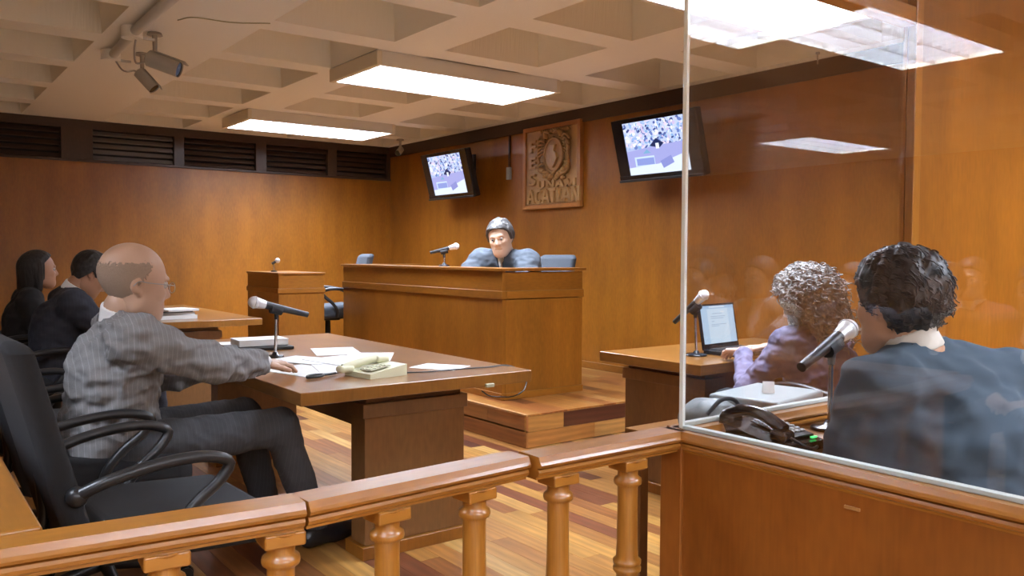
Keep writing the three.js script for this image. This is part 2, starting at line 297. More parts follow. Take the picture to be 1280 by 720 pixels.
{
  const t = thing('judge_bench', 'tall brown wooden judge bench with a moulded band', 'bench', [3.60, .225, -4.90]), W = .78, L = 2.62;
  part('front_panel', bx(0, .03, .05, .74, -L, 0, 1, .002, 1), M.bench, t);
  part('front_band', bx(-.012, .03, .74, .80, -L - .004, .012, 2, .004, 2), M.bench, t);
  part('front_fascia', bx(0, .03, .80, .945, -L, 0, 2, .002, 3), M.bench, t);
  part('side_panel', bx(.031, W, .05, .735, -.03, 0, 1, .002, 4), M.bench, t);
  part('side_band', bx(.031, W + .006, .742, .80, -.03, .012, 0, .004, 5), M.bench, t);
  part('side_fascia', bx(.031, W, .80, .938, -.03, -.001, 0, .002, 6), M.bench, t);
  part('side_panel', bx(.031, W, .05, .94, -L, -L + .03, 1, .002, 7), M.bench, t);
  part('top_ledge', join(bx(-.022, .20, .945, .967, -L - .02, .022, 2, .003, 8), bx(.20, W + .02, .945, .967, -.20, .022, 0, .003, 9), bx(.20, W + .02, .945, .967, -L - .02, -L + .18, 0, .003, 9)), M.bench, t);
  part('desk_top', bx(.03, W - .02, .72, .745, -L + .03, -.03, 2, .003, 4), M.table, t);
  part('plinth', join(bx(-.01, .03, 0, .05, -L, .01, 2, .003), bx(.031, W + .004, 0, .05, -.03, .01, 0, .003)), M.bench, t);
}
// ---------------------------------------------------------------- tables with slab legs
function slabLeg(name, parent, x, z, along, Lw, mats) { // along 'x': the slab's wide face looks along z
  const th = .13, b = (dw, dt, y0, y1, off) => along === 'x' ? bx(-Lw / 2 - dw, Lw / 2 + dw, y0, y1, -th / 2 - dt, th / 2 + dt, 1, .003, off) : bx(-th / 2 - dt, th / 2 + dt, y0, y1, -Lw / 2 - dw, Lw / 2 + dw, 1, .003, off);
  const leg = part(name, b(0, 0, .055, .60, x), M.pedestal, parent, [x, 0, z]);
  part('neck', b(-.012, -.012, .66, .696, x + 1), M.pedestal, leg); part('band', b(.012, .012, .60, .66, x + 2), M.pedestal, leg); part('plinth', b(.02, .02, 0, .055, x + 3), M.bench, leg);
}
function makeTable(label, x0, x1, z0, z1, along, group) {
  const t = thing('slab_leg_table', label, 'table', [(x0 + x1) / 2, 0, (z0 + z1) / 2], 0, group), X = (x1 - x0) / 2, Z = (z1 - z0) / 2;
  part('tabletop', bx(-X, X, .696, .75, -Z, Z, along === 'x' ? 2 : 0, .004, x0), M.table, t);
  if (along === 'x') { slabLeg('leg', t, 0, Z - .155, 'x', .50); slabLeg('leg', t, 0, -Z + .155, 'x', .50); part('apron', bx(-.02, .02, .45, .69, -Z + .24, Z - .24, 2, .002), M.pedestal, t); }
  else { slabLeg('leg', t, -X + .19, 0, 'z', 2 * Z - .16); slabLeg('leg', t, X - .19, 0, 'z', 2 * Z - .16); part('apron', bx(-X + .27, X - .27, .45, .69, -.02, .02, 0, .002), M.pedestal, t); }
  return t;
}
makeTable('wooden lawyer table strewn with papers and a cream telephone', 1.287, 2.43, -5.31, -3.07, 'x');
makeTable('wooden table behind the lawyer table holding a stack of white papers', 1.39, 2.535, -9.10, -6.83, 'x');
makeTable('wooden typist table holding the open laptop', 3.215, 4.60, -3.45, -2.72, 'z');
{ // witness stand by the far wall
  const t = thing('witness_stand', 'small brown wooden witness stand with moulded band near the far wall', 'lectern', [2.86, 0, -7.30]), W = .44, D = .80, H = 1.115;
  part('side_panel', bx(0, W, .04, .93, -.02, 0, 1, .002, 1), M.bench, t); part('front_panel', bx(0, .02, .04, .93, -D, -.021, 1, .002, 2), M.bench, t);
  part('band', join(bx(-.012, W + .008, .93, .975, -.02, .012, 0, .004), bx(-.012, .02, .93, .975, -D - .006, -.02, 2, .004)), M.bench, t);
  part('fascia', join(bx(0, W, .975, H - .015, -.02, 0, 0, .002, 4), bx(0, .02, .975, H - .015, -D, -.021, 2, .002, 5)), M.bench, t);
  part('side_panel', bx(0, W, .04, H - .015, -D, -D + .02, 1, .002, 6), M.bench, t);
  part('top_ledge', bx(-.012, W + .01, H - .015, H + .003, -D - .01, .012, 2, .003, 7), M.bench, t); part('plinth', bx(-.008, W, 0, .04, -D, .008, 0, .003), M.bench, t);
}

// ---------------------------------------------------------------- office chairs (facing +x, origin on the floor)
function roundedShape(w, h, r) { const s = new THREE.Shape(), x = w / 2, y = h / 2; s.moveTo(-x + r, -y); s.lineTo(x - r, -y); s.quadraticCurveTo(x, -y, x, -y + r); s.lineTo(x, y - r); s.quadraticCurveTo(x, y, x - r, y); s.lineTo(-x + r, y); s.quadraticCurveTo(-x, y, -x, y - r); s.lineTo(-x, -y + r); s.quadraticCurveTo(-x, -y, -x + r, -y); return s; }
function bend(g, fn) { const p = g.attributes.position; for (let i = 0; i < p.count; i++) { const q = fn(p.getX(i), p.getY(i), p.getZ(i)); p.setXYZ(i, ...q); } g.computeVertexNormals(); return g; }
const seatGeo = bend(new RoundedBoxGeometry(.52, .125, .50, 6, .055).toNonIndexed(), (x, y, z) => {
  const t = Math.max(0, x) / .25, f = 1 - .10 * Math.max(0, -x / .25); return [x, y - .035 * t * t + .012 * (z / .25) ** 2 * (y > 0 ? 1 : .3), z * f * (1 - .10 * t * t)];
});
const backGeo = bend(new RoundedBoxGeometry(.07, .62, .47, 7, .034).toNonIndexed(), (x, y, z) => {
  const t = (y + .31) / .62, w = .80 + .30 * Math.sin(Math.PI * Math.min(1, t * .78 + .12)) - (t > .82 ? .9 * (t - .82) ** 1.3 : 0);
  return [x - .02 * (1 - (z / .22) ** 2) + .05 * Math.sin(t * 3.0) - .17 * t, y, z * w];
});
function officeChair(label, pos, turn, fabric = M.chairFabric) {
  const c = thing('office_chair', label, 'chair', pos, turn);
  part('seat', seatGeo, fabric, c, [.02, .495, 0]); part('backrest', backGeo, fabric, c, [-.245, .755, 0]);
  part('back_bracket', join(bx(-.25, -.08, .405, .425, -.03, .03, 0, .004), tube([[-.24, .415, 0], [-.32, .45, 0], [-.31, .56, 0], [-.32, .68, 0]], .016, 20, 8)), M.armPlastic, c);
  for (const s of [-1, 1]) {
    const g = tube([[-.275, .655, .235 * s], [-.20, .690, .265 * s], [-.06, .718, .275 * s], [.06, .716, .275 * s], [.115, .690, .272 * s], [.09, .645, .268 * s], [.02, .585, .262 * s], [-.035, .51, .25 * s], [-.04, .44, .21 * s]], .017, 60, 10);
    const a = part('armrest', g, M.armPlastic, c); part('arm_joint', new THREE.SphereGeometry(.028, 14, 10), M.armPlastic, a, [-.275, .650, .228 * s]);
  }
  part('gas_lift', cyl(.03, .026, [0, .10, 0], [0, .43, 0], 16), M.black, c); part('mechanism', bx(-.11, .12, .395, .435, -.07, .07, 0, .01), M.black, c);
  for (let k = 0; k < 5; k++) {
    const a = k * 72 * R + .3, x = Math.cos(a), z = Math.sin(a), l = part('base_leg', cyl(.026, .016, [0, .105, 0], [x * .29, .075, z * .29], 10), M.armPlastic, c);
    part('caster', join(cyl(.028, .028, [x * .29 - z * .02, .028, z * .29 + x * .02], [x * .29 - z * .006, .028, z * .29 + x * .006], 14), cyl(.028, .028, [x * .29 + z * .02, .028, z * .29 - x * .02], [x * .29 + z * .006, .028, z * .29 - x * .006], 14), cyl(.008, .008, [x * .29, .02, z * .29], [x * .29, .085, z * .29], 8)), M.black, l);
  }
  return c;
}
const chair0 = officeChair('empty black office chair right behind the balustrade', [.66, 0, -2.66], .05);
copy(chair0, [.66, 0, -3.46], -.02, 'black office chair the bald man sits on');
copy(chair0, [.64, 0, -4.25], .06, 'empty black office chair next to the bald man, away from the balustrade');
copy(chair0, [.84, 0, -5.75], 0, 'black office chair under the man in the navy suit');
copy(chair0, [.78, 0, -6.75], 0, 'black office chair under the long-haired woman in black');
officeChair('empty blue-grey office chair between the witness stand and the judge bench', [3.60, .227, -7.88], Math.PI - .2, M.chairGrey);
officeChair('grey office chair behind the judge bench', [4.17, .227, -5.38], Math.PI + .1, M.chairGrey);
copy(chair0, [3.46, 0, -2.18], Math.PI / 2, 'black office chair the typist sits on');

// ---------------------------------------------------------------- microphones
function microphone(label, base, joint, head, tail, baseR = .055, scale = 1) {
  const t = thing('desk_microphone', label, 'microphone', base), o = V(...base), P = a => V(...a).sub(o), J = P(joint), H = P(head), Tl = P(tail), d = H.clone().sub(Tl).normalize(), s = scale;
  const at = (p, k) => p.clone().addScaledVector(d, k).toArray(), L = H.distanceTo(Tl);
  part('stand_base', new THREE.LatheGeometry([[.001, 0], [baseR, 0], [baseR, .006], [baseR * .9, .011], [.018, .015], [.012, .028], [.001, .028]].map(p => new THREE.Vector2(...p)), 28), M.blackGloss, t);
  part('stand_pole', cyl(.0075, .0075, [0, .02, 0], [J.x, J.y - .035, J.z], 12), M.chrome, t);
  part('clip', join(cyl(.010, .012, [J.x, J.y - .05, J.z], [J.x, J.y - .012, J.z], 12), cyl(.021 * s, .022 * s, at(J, -.03), at(J, .03), 16)), M.rubber, t);
  part('handle', join(cyl(.0125 * s, .018 * s, at(Tl, 0), at(Tl, L - .055), 20), cyl(.013 * s, .013 * s, at(Tl, -.004), at(Tl, .012), 20)), M.black, t);
  part('sleeve', cyl(.0185 * s, .0245 * s, at(Tl, L - .075), at(Tl, L - .035), 20), M.silver, t);
  const g = new THREE.SphereGeometry(.027 * s, 22, 16); g.scale(1, 1.08, 1); const m = part('grille', join(g, (() => { const r = new THREE.TorusGeometry(.0265 * s, .003, 8, 24); r.rotateX(Math.PI / 2); return r; })()), M.mesh, t);
  m.position.copy(H.clone().addScaledVector(d, -.018)); m.quaternion.setFromUnitVectors(V(0, 1, 0), d);
}
microphone('silver-headed microphone on a slim stand on the lawyer table', [1.625, .752, -4.20], [1.632, 1.000, -4.20], [1.500, 1.046, -4.20], [1.80, .968, -4.20], .045, 1.15);
microphone('microphone on a round-based stand beside the laptop', [3.50, .751, -2.995], [3.50, 1.005, -3.005], [3.50, 1.09, -2.935], [3.49, .925, -3.14], .058, 1.05);
microphone('microphone on a stand at the judge bench', [3.71, 1.193, -5.86], [3.71, 1.315, -5.86], [3.80, 1.362, -5.79], [3.62, 1.305, -5.925], .045, 1.0);
microphone('microphone on a round-based stand on the dock shelf', [2.13, .801, -1.335], [2.133, 1.035, -1.335], [2.243, 1.086, -1.345], [1.978, .992, -1.325], .052, 1.05);
{
  const t = thing('gooseneck_microphone', 'small gooseneck microphone on the witness stand', 'microphone', [2.98, 1.119, -7.72]);
  part('stand_base', cyl(.03, .026, [0, 0, 0], [0, .012, 0], 18), M.black, t); part('neck', tube([[0, .01, 0], [-.002, .05, 0], [.004, .085, .002]], .005, 12, 8), M.chrome, t);
  part('clip', cyl(.012, .012, [-.02, .075, 0], [.02, .1, .01], 12), M.black, t); part('grille', new THREE.SphereGeometry(.024, 16, 12), M.mesh, t, [.03, .106, .014]);
}
// ---------------------------------------------------------------- things on the lawyer table
const deg = d => d * R;
function paper(label, x, y, z, turn, w = .215, d = .28, h = .0016, group) { const t = thing('paper_sheet', label, 'paper', [x, y, z], turn, group); const g = new THREE.BoxGeometry(w, h, d, 6, 1, 8); bend(g, (a, b, c) => [a, b + h / 2 + .0018 * (a / w + .5) * (c / d + .5) ** 2, c]); part('sheet', g, M.paper, t); return t; }
paper('loose white sheet on the lawyer table under the hand of the bald man', 1.55, .7505, -3.66, deg(14), .25, .36);
paper('loose white sheet overlapping the cream telephone side of the paper pile', 1.73, .7525, -3.64, deg(-16), .24, .34);
paper('topmost white sheet in the middle of the paper pile', 1.84, .7565, -3.84, deg(10), .25, .36);
paper('white sheet of the pile next to the microphone stand', 1.70, .7545, -3.98, deg(26), .23, .34);
paper('white sheet jutting from the pile towards the judge bench', 2.00, .7505, -4.28, deg(-18), .24, .36);
paper('white sheet at the pile edge on the judge bench side', 2.02, .7545, -3.92, deg(-32), .24, .36);
paper('small white note lying alone by the telephone cable', 2.13, .7505, -3.40, deg(28), .17, .24);
{
  const t = thing('black_folder', 'closed black folder on the lawyer table under a white paper block', 'folder', [1.70, .7505, -4.66], deg(-6)); part('cover', bx(-.175, .175, 0, .018, -.12, .12, 0, .005), M.black, t); part('spine', bx(-.182, -.172, .001, .020, -.118, .118, 2, .004), M.blackGloss, t);
  const b = thing('paper_block', 'thick white paper block on the black folder', 'paper', [1.715, .7710, -4.68], deg(-4)); part('pages', bx(-.135, .14, 0, .034, -.095, .095, 0, .002), M.paperEdge, b); part('top_sheet', bx(-.137, .142, .034, .036, -.097, .097, 0, 0), M.paper, b);
  paper('white sheet lying behind the black folder', 1.70, .7505, -4.98, deg(78), .22, .36);
  const k = thing('scissors', 'black oval scissor handle lying beside the cream telephone', 'scissors', [1.50, .754, -3.40], deg(24));
  part('handle', tube([[-.055, .006, 0], [-.03, .008, -.022], [.01, .008, -.022], [.04, .007, 0], [.01, .007, .020], [-.03, .007, .020]], .006, 48, 8, true), M.black, k); part('blade', join(tube([[.04, .007, 0], [.07, .006, .004], [.12, .005, .002]], .0055, 12, 8), bx(.08, .15, .002, .006, -.006, .006, 0, .001)), M.armPlastic, k);
}
{ // cream telephone
  const t = thing('telephone', 'cream desk telephone with a long handset on the lawyer table', 'telephone', [1.735, .7505, -3.335], deg(9));
  const w = prismX([[0, 0], [0, .05], [.2, .022], [.2, 0]], -.095, .095); w.rotateY(-Math.PI / 2); w.translate(.12, 0, 0); part('body', w, M.beige, t);
  const hs = join(tube([[-.11, .036, -.066], [-.04, .050, -.066], [.05, .064, -.066], [.11, .070, -.066]], .019, 24, 12), new RoundedBoxGeometry(.075, .032, .054, 3, .015).translate(-.098, .032, -.066), new RoundedBoxGeometry(.075, .034, .054, 3, .015).translate(.095, .062, -.066));
  part('handset', hs, M.beige, t);
  const kp = part('keypad', bx(-.06, .05, 0, .004, -.02, .06, 0, .001), M.beigeDark, t, [0, .0385, .01], [0, 0, .138]);
  for (let i = 0; i < 4; i++) for (let j = 0; j < 3; j++) part('key', new THREE.BoxGeometry(.014, .004, .014), M.beige, kp, [-.045 + i * .027, .005, -.005 + j * .024]);
  const c = thing('telephone_cable', 'thin black telephone cable hanging in a loop off the table end', 'cable', [1.86, .754, -3.30]);
  part('wire', tube([[0, .002, 0], [.12, .001, .03], [.28, .001, .04], [.44, .001, .06], [.555, .0, .06], [.60, -.02, .085], [.625, -.06, .115], [.59, -.105, .15], [.50, -.125, .19], [.40, -.115, .225], [.32, -.10, .235], [.28, -.075, .236]], .0032, 90, 6), M.black, c);
  part('wall_socket', bx(.30, .345, -.062, -.045, .230, .245, 0, .003), M.beigeDark, c);
}
{ // paper stack on the rear table
  const s = [['lowest thick white paper bundle on the rear table', 1.92, .7505, -7.25, .30, .32, .030, 6], ['middle white paper bundle on the rear table', 1.94, .7812, -7.28, .28, .30, .022, -4], ['top white paper bundle on the rear table', 1.95, .8135, -7.22, .26, .28, .016, 9]];
  for (const [l, x, y, z, w, d, h, a] of s) { const t = thing('paper_bundle', l, 'paper', [x, y, z], deg(a)); part('pages', bx(-w / 2, w / 2, 0, h, -d / 2, d / 2, 0, .002), M.paperEdge, t); part('top_sheet', bx(-w / 2, w / 2, h, h + .0012, -d / 2, d / 2, 0, 0), M.paper, t); }
  const b = thing('black_notebook', 'thin black notebook between the white paper bundles', 'notebook', [1.93, .8038, -7.24], deg(3)); part('cover', bx(-.12, .12, 0, .0092, -.12, .12, 0, .003), M.black, b); part('pages', bx(-.118, .1225, .002, .0072, -.117, .117, 0, 0), M.paperEdge, b);
}
// ---------------------------------------------------------------- laptop
function canvasTex(w, h, draw) { const c = document.createElement('canvas'); c.width = w; c.height = h; draw(c.getContext('2d'), w, h); const t = new THREE.CanvasTexture(c); t.colorSpace = THREE.SRGBColorSpace; return t; }
{
  const t = thing('laptop', 'open black laptop with a pale blue document on its screen', 'laptop', [3.785, .751, -2.92], deg(6));
  part('base', bx(-.18, .18, 0, .024, -.125, .125, 0, .006), M.blackGloss, t);
  const kb = part('keyboard', bx(-.155, .155, .024, .0265, -.10, .025, 0, .001), M.black, t);
  for (let r = 0; r < 5; r++) for (let k = 0; k < 13; k++) part('key', new THREE.BoxGeometry(.019, .003, .019), M.rubber, kb, [-.141 + k * .0235, .0275, -.088 + r * .0245]);
  part('touchpad', bx(-.045, .045, .024, .0255, .04, .10, 0, .001), M.armPlastic, t);
  const lid = part('lid', bx(-.18, .18, 0, .255, -.012, 0, 0, .006), M.blackGloss, t, [0, .018, -.122], [-.17, 0, 0]);
  const doc = canvasTex(512, 340, (g, w, h) => {
    g.fillStyle = '#bcd8f4'; g.fillRect(0, 0, w, h); g.fillStyle = '#d4e8fb'; g.fillRect(95, 30, 320, 310); g.fillStyle = '#a9c9ea'; g.fillRect(0, 0, w, 26); g.fillStyle = '#eef6ff'; g.fillRect(130, 8, 240, 10);
    g.fillStyle = '#9fb9d6'; for (const [x, y, l] of [[170, 70, 150], [140, 96, 225], [140, 112, 200], [150, 140, 40], [140, 168, 230], [140, 182, 120]]) g.fillRect(x, y, l, 5); g.fillStyle = '#e9f2fb'; g.fillRect(300, 52, 60, 12);
  });
  const sm = std(0x000000, .25, { emissive: 0xffffff, emissiveMap: doc, emissiveIntensity: .36 });
  const sg = new THREE.PlaneGeometry(.325, .212); part('screen', sg, sm, lid, [0, .138, .0012]);
}
// ---------------------------------------------------------------- wall screens
const tvTex = canvasTex(512, 384, (g, w, h) => {
  const r = mulberry(5); g.fillStyle = '#b9c4f0'; g.fillRect(0, 0, w, h); g.fillStyle = '#c7d4fb'; g.fillRect(0, 0, w, 190);
  const pal = ['#6f86c8', '#dfe9ff', '#8fb6e6', '#3c4b86', '#e9d9f2', '#a2bff0', '#f4f6ff', '#5a6aa8', '#d3c4ea'];
  for (let i = 0; i < 330; i++) { g.fillStyle = pal[Math.floor(r() * pal.length)]; g.beginPath(); g.ellipse(r() * w, r() * 195, 5 + r() * 13, 4 + r() * 10, r() * 3, 0, 7); g.fill(); }
  g.fillStyle = '#a7abe6'; g.beginPath(); g.moveTo(0, 210); g.lineTo(230, 190); g.lineTo(w, 175); g.lineTo(w, h); g.lineTo(0, h); g.fill();
  g.fillStyle = '#cfe4ff'; g.fillRect(60, 255, 170, 70); g.fillStyle = '#8f9fe0'; g.fillRect(75, 268, 150, 50); g.fillStyle = '#e2eeff'; g.beginPath(); g.moveTo(0, 330); g.lineTo(260, 318); g.lineTo(512, 250); g.lineTo(512, 384); g.lineTo(0, 384); g.fill();
  g.fillStyle = '#8d95d8'; g.save(); g.translate(330, 310); g.rotate(-.35); g.fillRect(-50, -28, 100, 56); g.restore(); g.fillStyle = '#24305c'; g.beginPath(); g.moveTo(205, 185); g.lineTo(262, 135); g.lineTo(325, 175); g.lineTo(285, 205); g.fill();
  g.fillStyle = '#eef3ff'; g.fillRect(255, 170, 28, 40); g.fillStyle = '#7fb2d8'; g.beginPath(); g.moveTo(140, 235); g.lineTo(175, 205); g.lineTo(205, 235); g.fill();
});
function television(label, y, z) {
  const t = thing('wall_television', label, 'television', [XB, y, z]);
  const h = part('housing', new RoundedBoxGeometry(.075, .52, .90, 3, .014), M.blackGloss, t, [-.30, 0, 0], [0, 0, .26]);
  part('bezel', join(bx(-.046, -.036, -.26, .26, -.45, -.33, 1, .003), bx(-.046, -.036, -.26, .26, .33, .45, 1, .003), bx(-.046, -.036, .225, .26, -.33, .33, 2, .003), bx(-.052, -.036, -.26, -.205, -.45, .45, 2, .003)), M.blackGloss, h);
  part('lower_lip', bx(-.066, -.045, -.258, -.238, -.45, .45, 2, .004), M.armPlastic, h);
  const s = new THREE.PlaneGeometry(.66, .43); s.rotateY(-Math.PI / 2); part('screen', s, std(0x000000, .2, { emissive: 0xffffff, emissiveMap: tvTex, emissiveIntensity: .40 }), h, [-.0385, .01, 0]);
  part('wall_mount', join(bx(-.03, 0, -.20, .24, -.07, .07, 1, .004), bx(-.27, -.02, -.03, .03, -.035, .035, 0, .004)), M.black, t);
}
television('wall television near the room corner showing a blue video image', 2.165, -7.80);
television('wall television partly behind the glass edge showing a blue video image', 2.165, -4.70);
{
  const t = thing('cable_box', 'small pale box on a dark wall conduit beside the corner television', 'box', [XB, 2.14, -7.10]);
  part('case', bx(-.03, 0, -.06, .07, -.03, .03, 1, .004), M.greyLight, t); part('conduit', bx(-.018, 0, .07, .40, -.012, .012, 1, .002), M.dark, t);
}
// ---------------------------------------------------------------- carved plaque
{
  const font = await new FontLoader().loadAsync('fonts/droid/droid_sans_bold.typeface.json');
  const t = thing('carved_plaque', 'carved wooden plaque with a crest and the letters FES UNAM ACATLAN', 'plaque', [XB, 2.16, -6.38]), W = .88, H = .825;
  part('board', bx(-.030, 0, -H / 2 + .03, H / 2 - .03, -W / 2 + .03, W / 2 - .03, 1, 0, 2), M.plaque, t);
  part('frame', join(bx(-.05, 0, -H / 2, H / 2, -W / 2, -W / 2 + .045, 1, .008), bx(-.05, 0, -H / 2, H / 2, W / 2 - .045, W / 2, 1, .008), bx(-.05, 0, H / 2 - .045, H / 2, -W / 2 + .04, W / 2 - .04, 2, .008), bx(-.05, 0, -H / 2, -H / 2 + .045, -W / 2 + .04, W / 2 - .04, 2, .008)), M.plaqueFrame, t);
  const word = (s, size, z, y, sx = 1, depth = .016) => { const g = new TextGeometry(s, { font, size, depth, curveSegments: 3, bevelEnabled: true, bevelSize: .002, bevelThickness: .002, bevelSegments: 1 }); g.scale(sx, 1, 1); g.rotateY(-Math.PI / 2); part('letters', g, M.plaque, t, [-.030, y, z]).userData.label = 'raised letters ' + s; };
  word('F', .118, -.345, .157, 1.5, .026); word('E', .118, -.345, -.008, 1.5, .026); word('S', .118, -.345, -.172, 1.5, .026); word('UNAM', .066, -.215, -.205, 2.15, .022); word('ACATLÁN', .135, -.362, -.352, .98, .026);
  part('rule', bx(-.044, -.03, -.228, -.220, -.35, .33, 2, .001), M.plaque, t);
  // crest: shield, two birds, map panel, scrolls
  const R3 = []; const put = (g, z, y, x = -.034) => { g.rotateY(-Math.PI / 2); g.translate(x, y, z); R3.push(g); };
  const ext = (pts, d, b = .004) => new THREE.ExtrudeGeometry(new THREE.Shape(pts.map(p => new THREE.Vector2(...p))), { depth: d, bevelEnabled: true, bevelSize: b, bevelThickness: b, bevelSegments: 2, curveSegments: 6 });
  const cz = .065, cy = .118, shield = []; for (let i = 0; i <= 28; i++) { const a = i / 28 * Math.PI * 2, r = 1; shield.push([Math.sin(a) * .135, Math.cos(a) * .17 - (Math.cos(a) < 0 ? .02 : 0)]); }
  put(ext(shield, .006), cz, cy); R3.push(tube(shield.map(([a, b]) => [-.044, cy + b, cz + a]), .009, 60, 6, true));
  put(ext([[-.03, .10], [.04, .09], [.02, .03], [.05, .0], [.07, -.05], [.03, -.12], [.01, -.15], [.0, -.08], [-.02, -.03], [-.015, .02], [-.06, .05]], .014), cz, cy, -.040);
  for (const s of [-1, 1]) {
    for (let k = 0; k < 6; k++) R3.push(tube([[-.040, cy + .17 - k * .03, cz + s * (.13 + .004 * k)], [-.050, cy + .195 - k * .045, cz + s * (.19 + .008 * k)], [-.044, cy + .13 - k * .055, cz + s * (.245 - .006 * k)]], .012 - k * .0006, 10, 6));
    R3.push(tube([[-.046, cy + .17, cz + s * .12], [-.054, cy + .235, cz + s * .10], [-.050, cy + .225, cz + s * .03]], .017, 12, 7));
    for (let k = 0; k < 5; k++) { const g = new THREE.SphereGeometry(.026 + .006 * (k % 2), 10, 8); g.scale(.7, 1, 1); g.translate(-.042, cy - .155 - .022 * k, cz + s * (.20 - k * .036)); R3.push(g); }
    R3.push(tube([[-.044, cy - .09, cz + s * .16], [-.050, cy - .13, cz + s * .23], [-.044, cy - .20, cz + s * .20], [-.044, cy - .235, cz + s * .10]], .011, 16, 6));
  }
  for (let k = 0; k < 9; k++) { const g = new THREE.SphereGeometry(.024, 9, 7); g.scale(.7, 1.1, 1); g.translate(-.042, cy - .235 + .035 * Math.sin(k * 2.1), cz - .14 + k * .035); R3.push(g); }
  for (let k = 0; k < 13; k++) R3.push(tube([[-.038, cy + .245 + .012 * Math.sin(k), cz - .20 + k * .033], [-.050, cy + .262, cz - .185 + k * .033], [-.038, cy + .238, cz - .172 + k * .033]], .008, 6, 5));
  part('crest', join(R3).translate(.03, 0, 0).translate(0, -.118, 0).scale(2.0, .90, 1).translate(-.03, .118, 0), M.plaque, t).userData.label = 'carved crest with a shield between two birds';
}
// ---------------------------------------------------------------- ceiling cameras, conduit, hook
function bullet(label, mount, drop, tip, r, len) {
  const t = thing('security_camera', label, 'camera', mount), d = V(...tip).normalize();
  part('ceiling_plate', cyl(.048, .04, [0, -.016, 0], [0, 0, 0], 18), M.camBody, t); part('stem', cyl(.013, .016, [0, -drop, 0], [0, -.012, 0], 12), M.camBody, t);
  const b = new THREE.Group(); b.name = 'camera_head'; t.add(b); b.position.set(0, -drop - r * .8, 0); b.quaternion.setFromUnitVectors(V(1, 0, 0), d);
  const body = new THREE.CylinderGeometry(r, r, len, 20, 1, true); body.rotateZ(Math.PI / 2); part('body', body, new THREE.MeshStandardMaterial({ color: M.camBody.color, roughness: .5, side: THREE.DoubleSide }), b, [len * .30, 0, 0]);
  part('rear_cap', cyl(r * .7, r, [-len * .26, 0, 0], [-len * .20, 0, 0], 20), M.camBody, b); part('lens_glass', cyl(r * .94, r * .94, [len * .70, 0, 0], [len * .76, 0, 0], 20), M.blackGloss, b);
  part('sunshield', bx(-len * .1, len * .95, r * .85, r * 1.02, -r * .75, r * .75, 0, .004), M.camBody, b); return t;
}
bullet('grey security camera aimed along the ceiling, plate on the wide rib', [1.40, HC, -5.60], .13, [.80, -.34, .52], .052, .20);
bullet('small pale security camera aimed steeply down, next to the larger one', [1.47, HC, -6.22], .12, [.55, -.75, .40], .042, .155);
bullet('tiny security camera hanging in the room corner', [5.01, HC, -8.90], .10, [-.6, -.45, .55], .036, .13);
{
  const t = thing('ceiling_conduit', 'pale pipe along the ceiling rib with two round junction boxes', 'pipe', [1.26, HC - .034, -5.0]);
  part('pipe', join(cyl(.030, .030, [-.015, 0, 2.2], [0, 0, -.50], 16), cyl(.030, .030, [.0, 0, -.58], [.028, 0, -1.24], 16)), M.conduit, t);
  for (const [x, z] of [[.002, -.54], [.03, -1.27]]) { const j = part('junction_box', cyl(.062, .062, [x - .01, -.036, z], [x - .01, .033, z], 24), M.plaster, t); part('bracket', bx(x + .02, x + .12, -.034, -.018, z - .012, z + .012, 0, .002), M.conduit, j); }
  part('cable', tube([[.02, -.03, -.56], [.015, -.10, -.58], [.03, -.17, -.60], [.08, -.155, -.60], [.12, -.13, -.60], [.14, -.15, -.60]], .006, 36, 6), M.steel, t);
  part('cable', tube([[.05, -.03, -1.27], [.09, -.09, -1.26], [.12, -.10, -1.25], [.17, -.09, -1.24], [.20, -.14, -1.22]], .006, 36, 6), M.steel, t);
  const w = thing('ceiling_wire', 'thin wire lying along the ceiling rib near the coffers', 'cable', [1.45, HC - .004, -5.1]); part('wire', tube([[-.02, 0, -.10], [.03, -.004, .03], [.25, -.003, .06], [.44, 0, .17]], .0035, 24, 5), M.beigeDark, w);
  const h = thing('ceiling_hook', 'small ring hook in the ceiling above the dock glass', 'hook', [5.10, HC, -3.34]); const g = new THREE.TorusGeometry(.032, .005, 8, 24); g.rotateY(.6); part('ring', g, M.steel, h, [0, -.045, 0]); part('plate', cyl(.014, .014, [0, -.014, 0], [0, 0, 0], 12), M.steel, h);
}
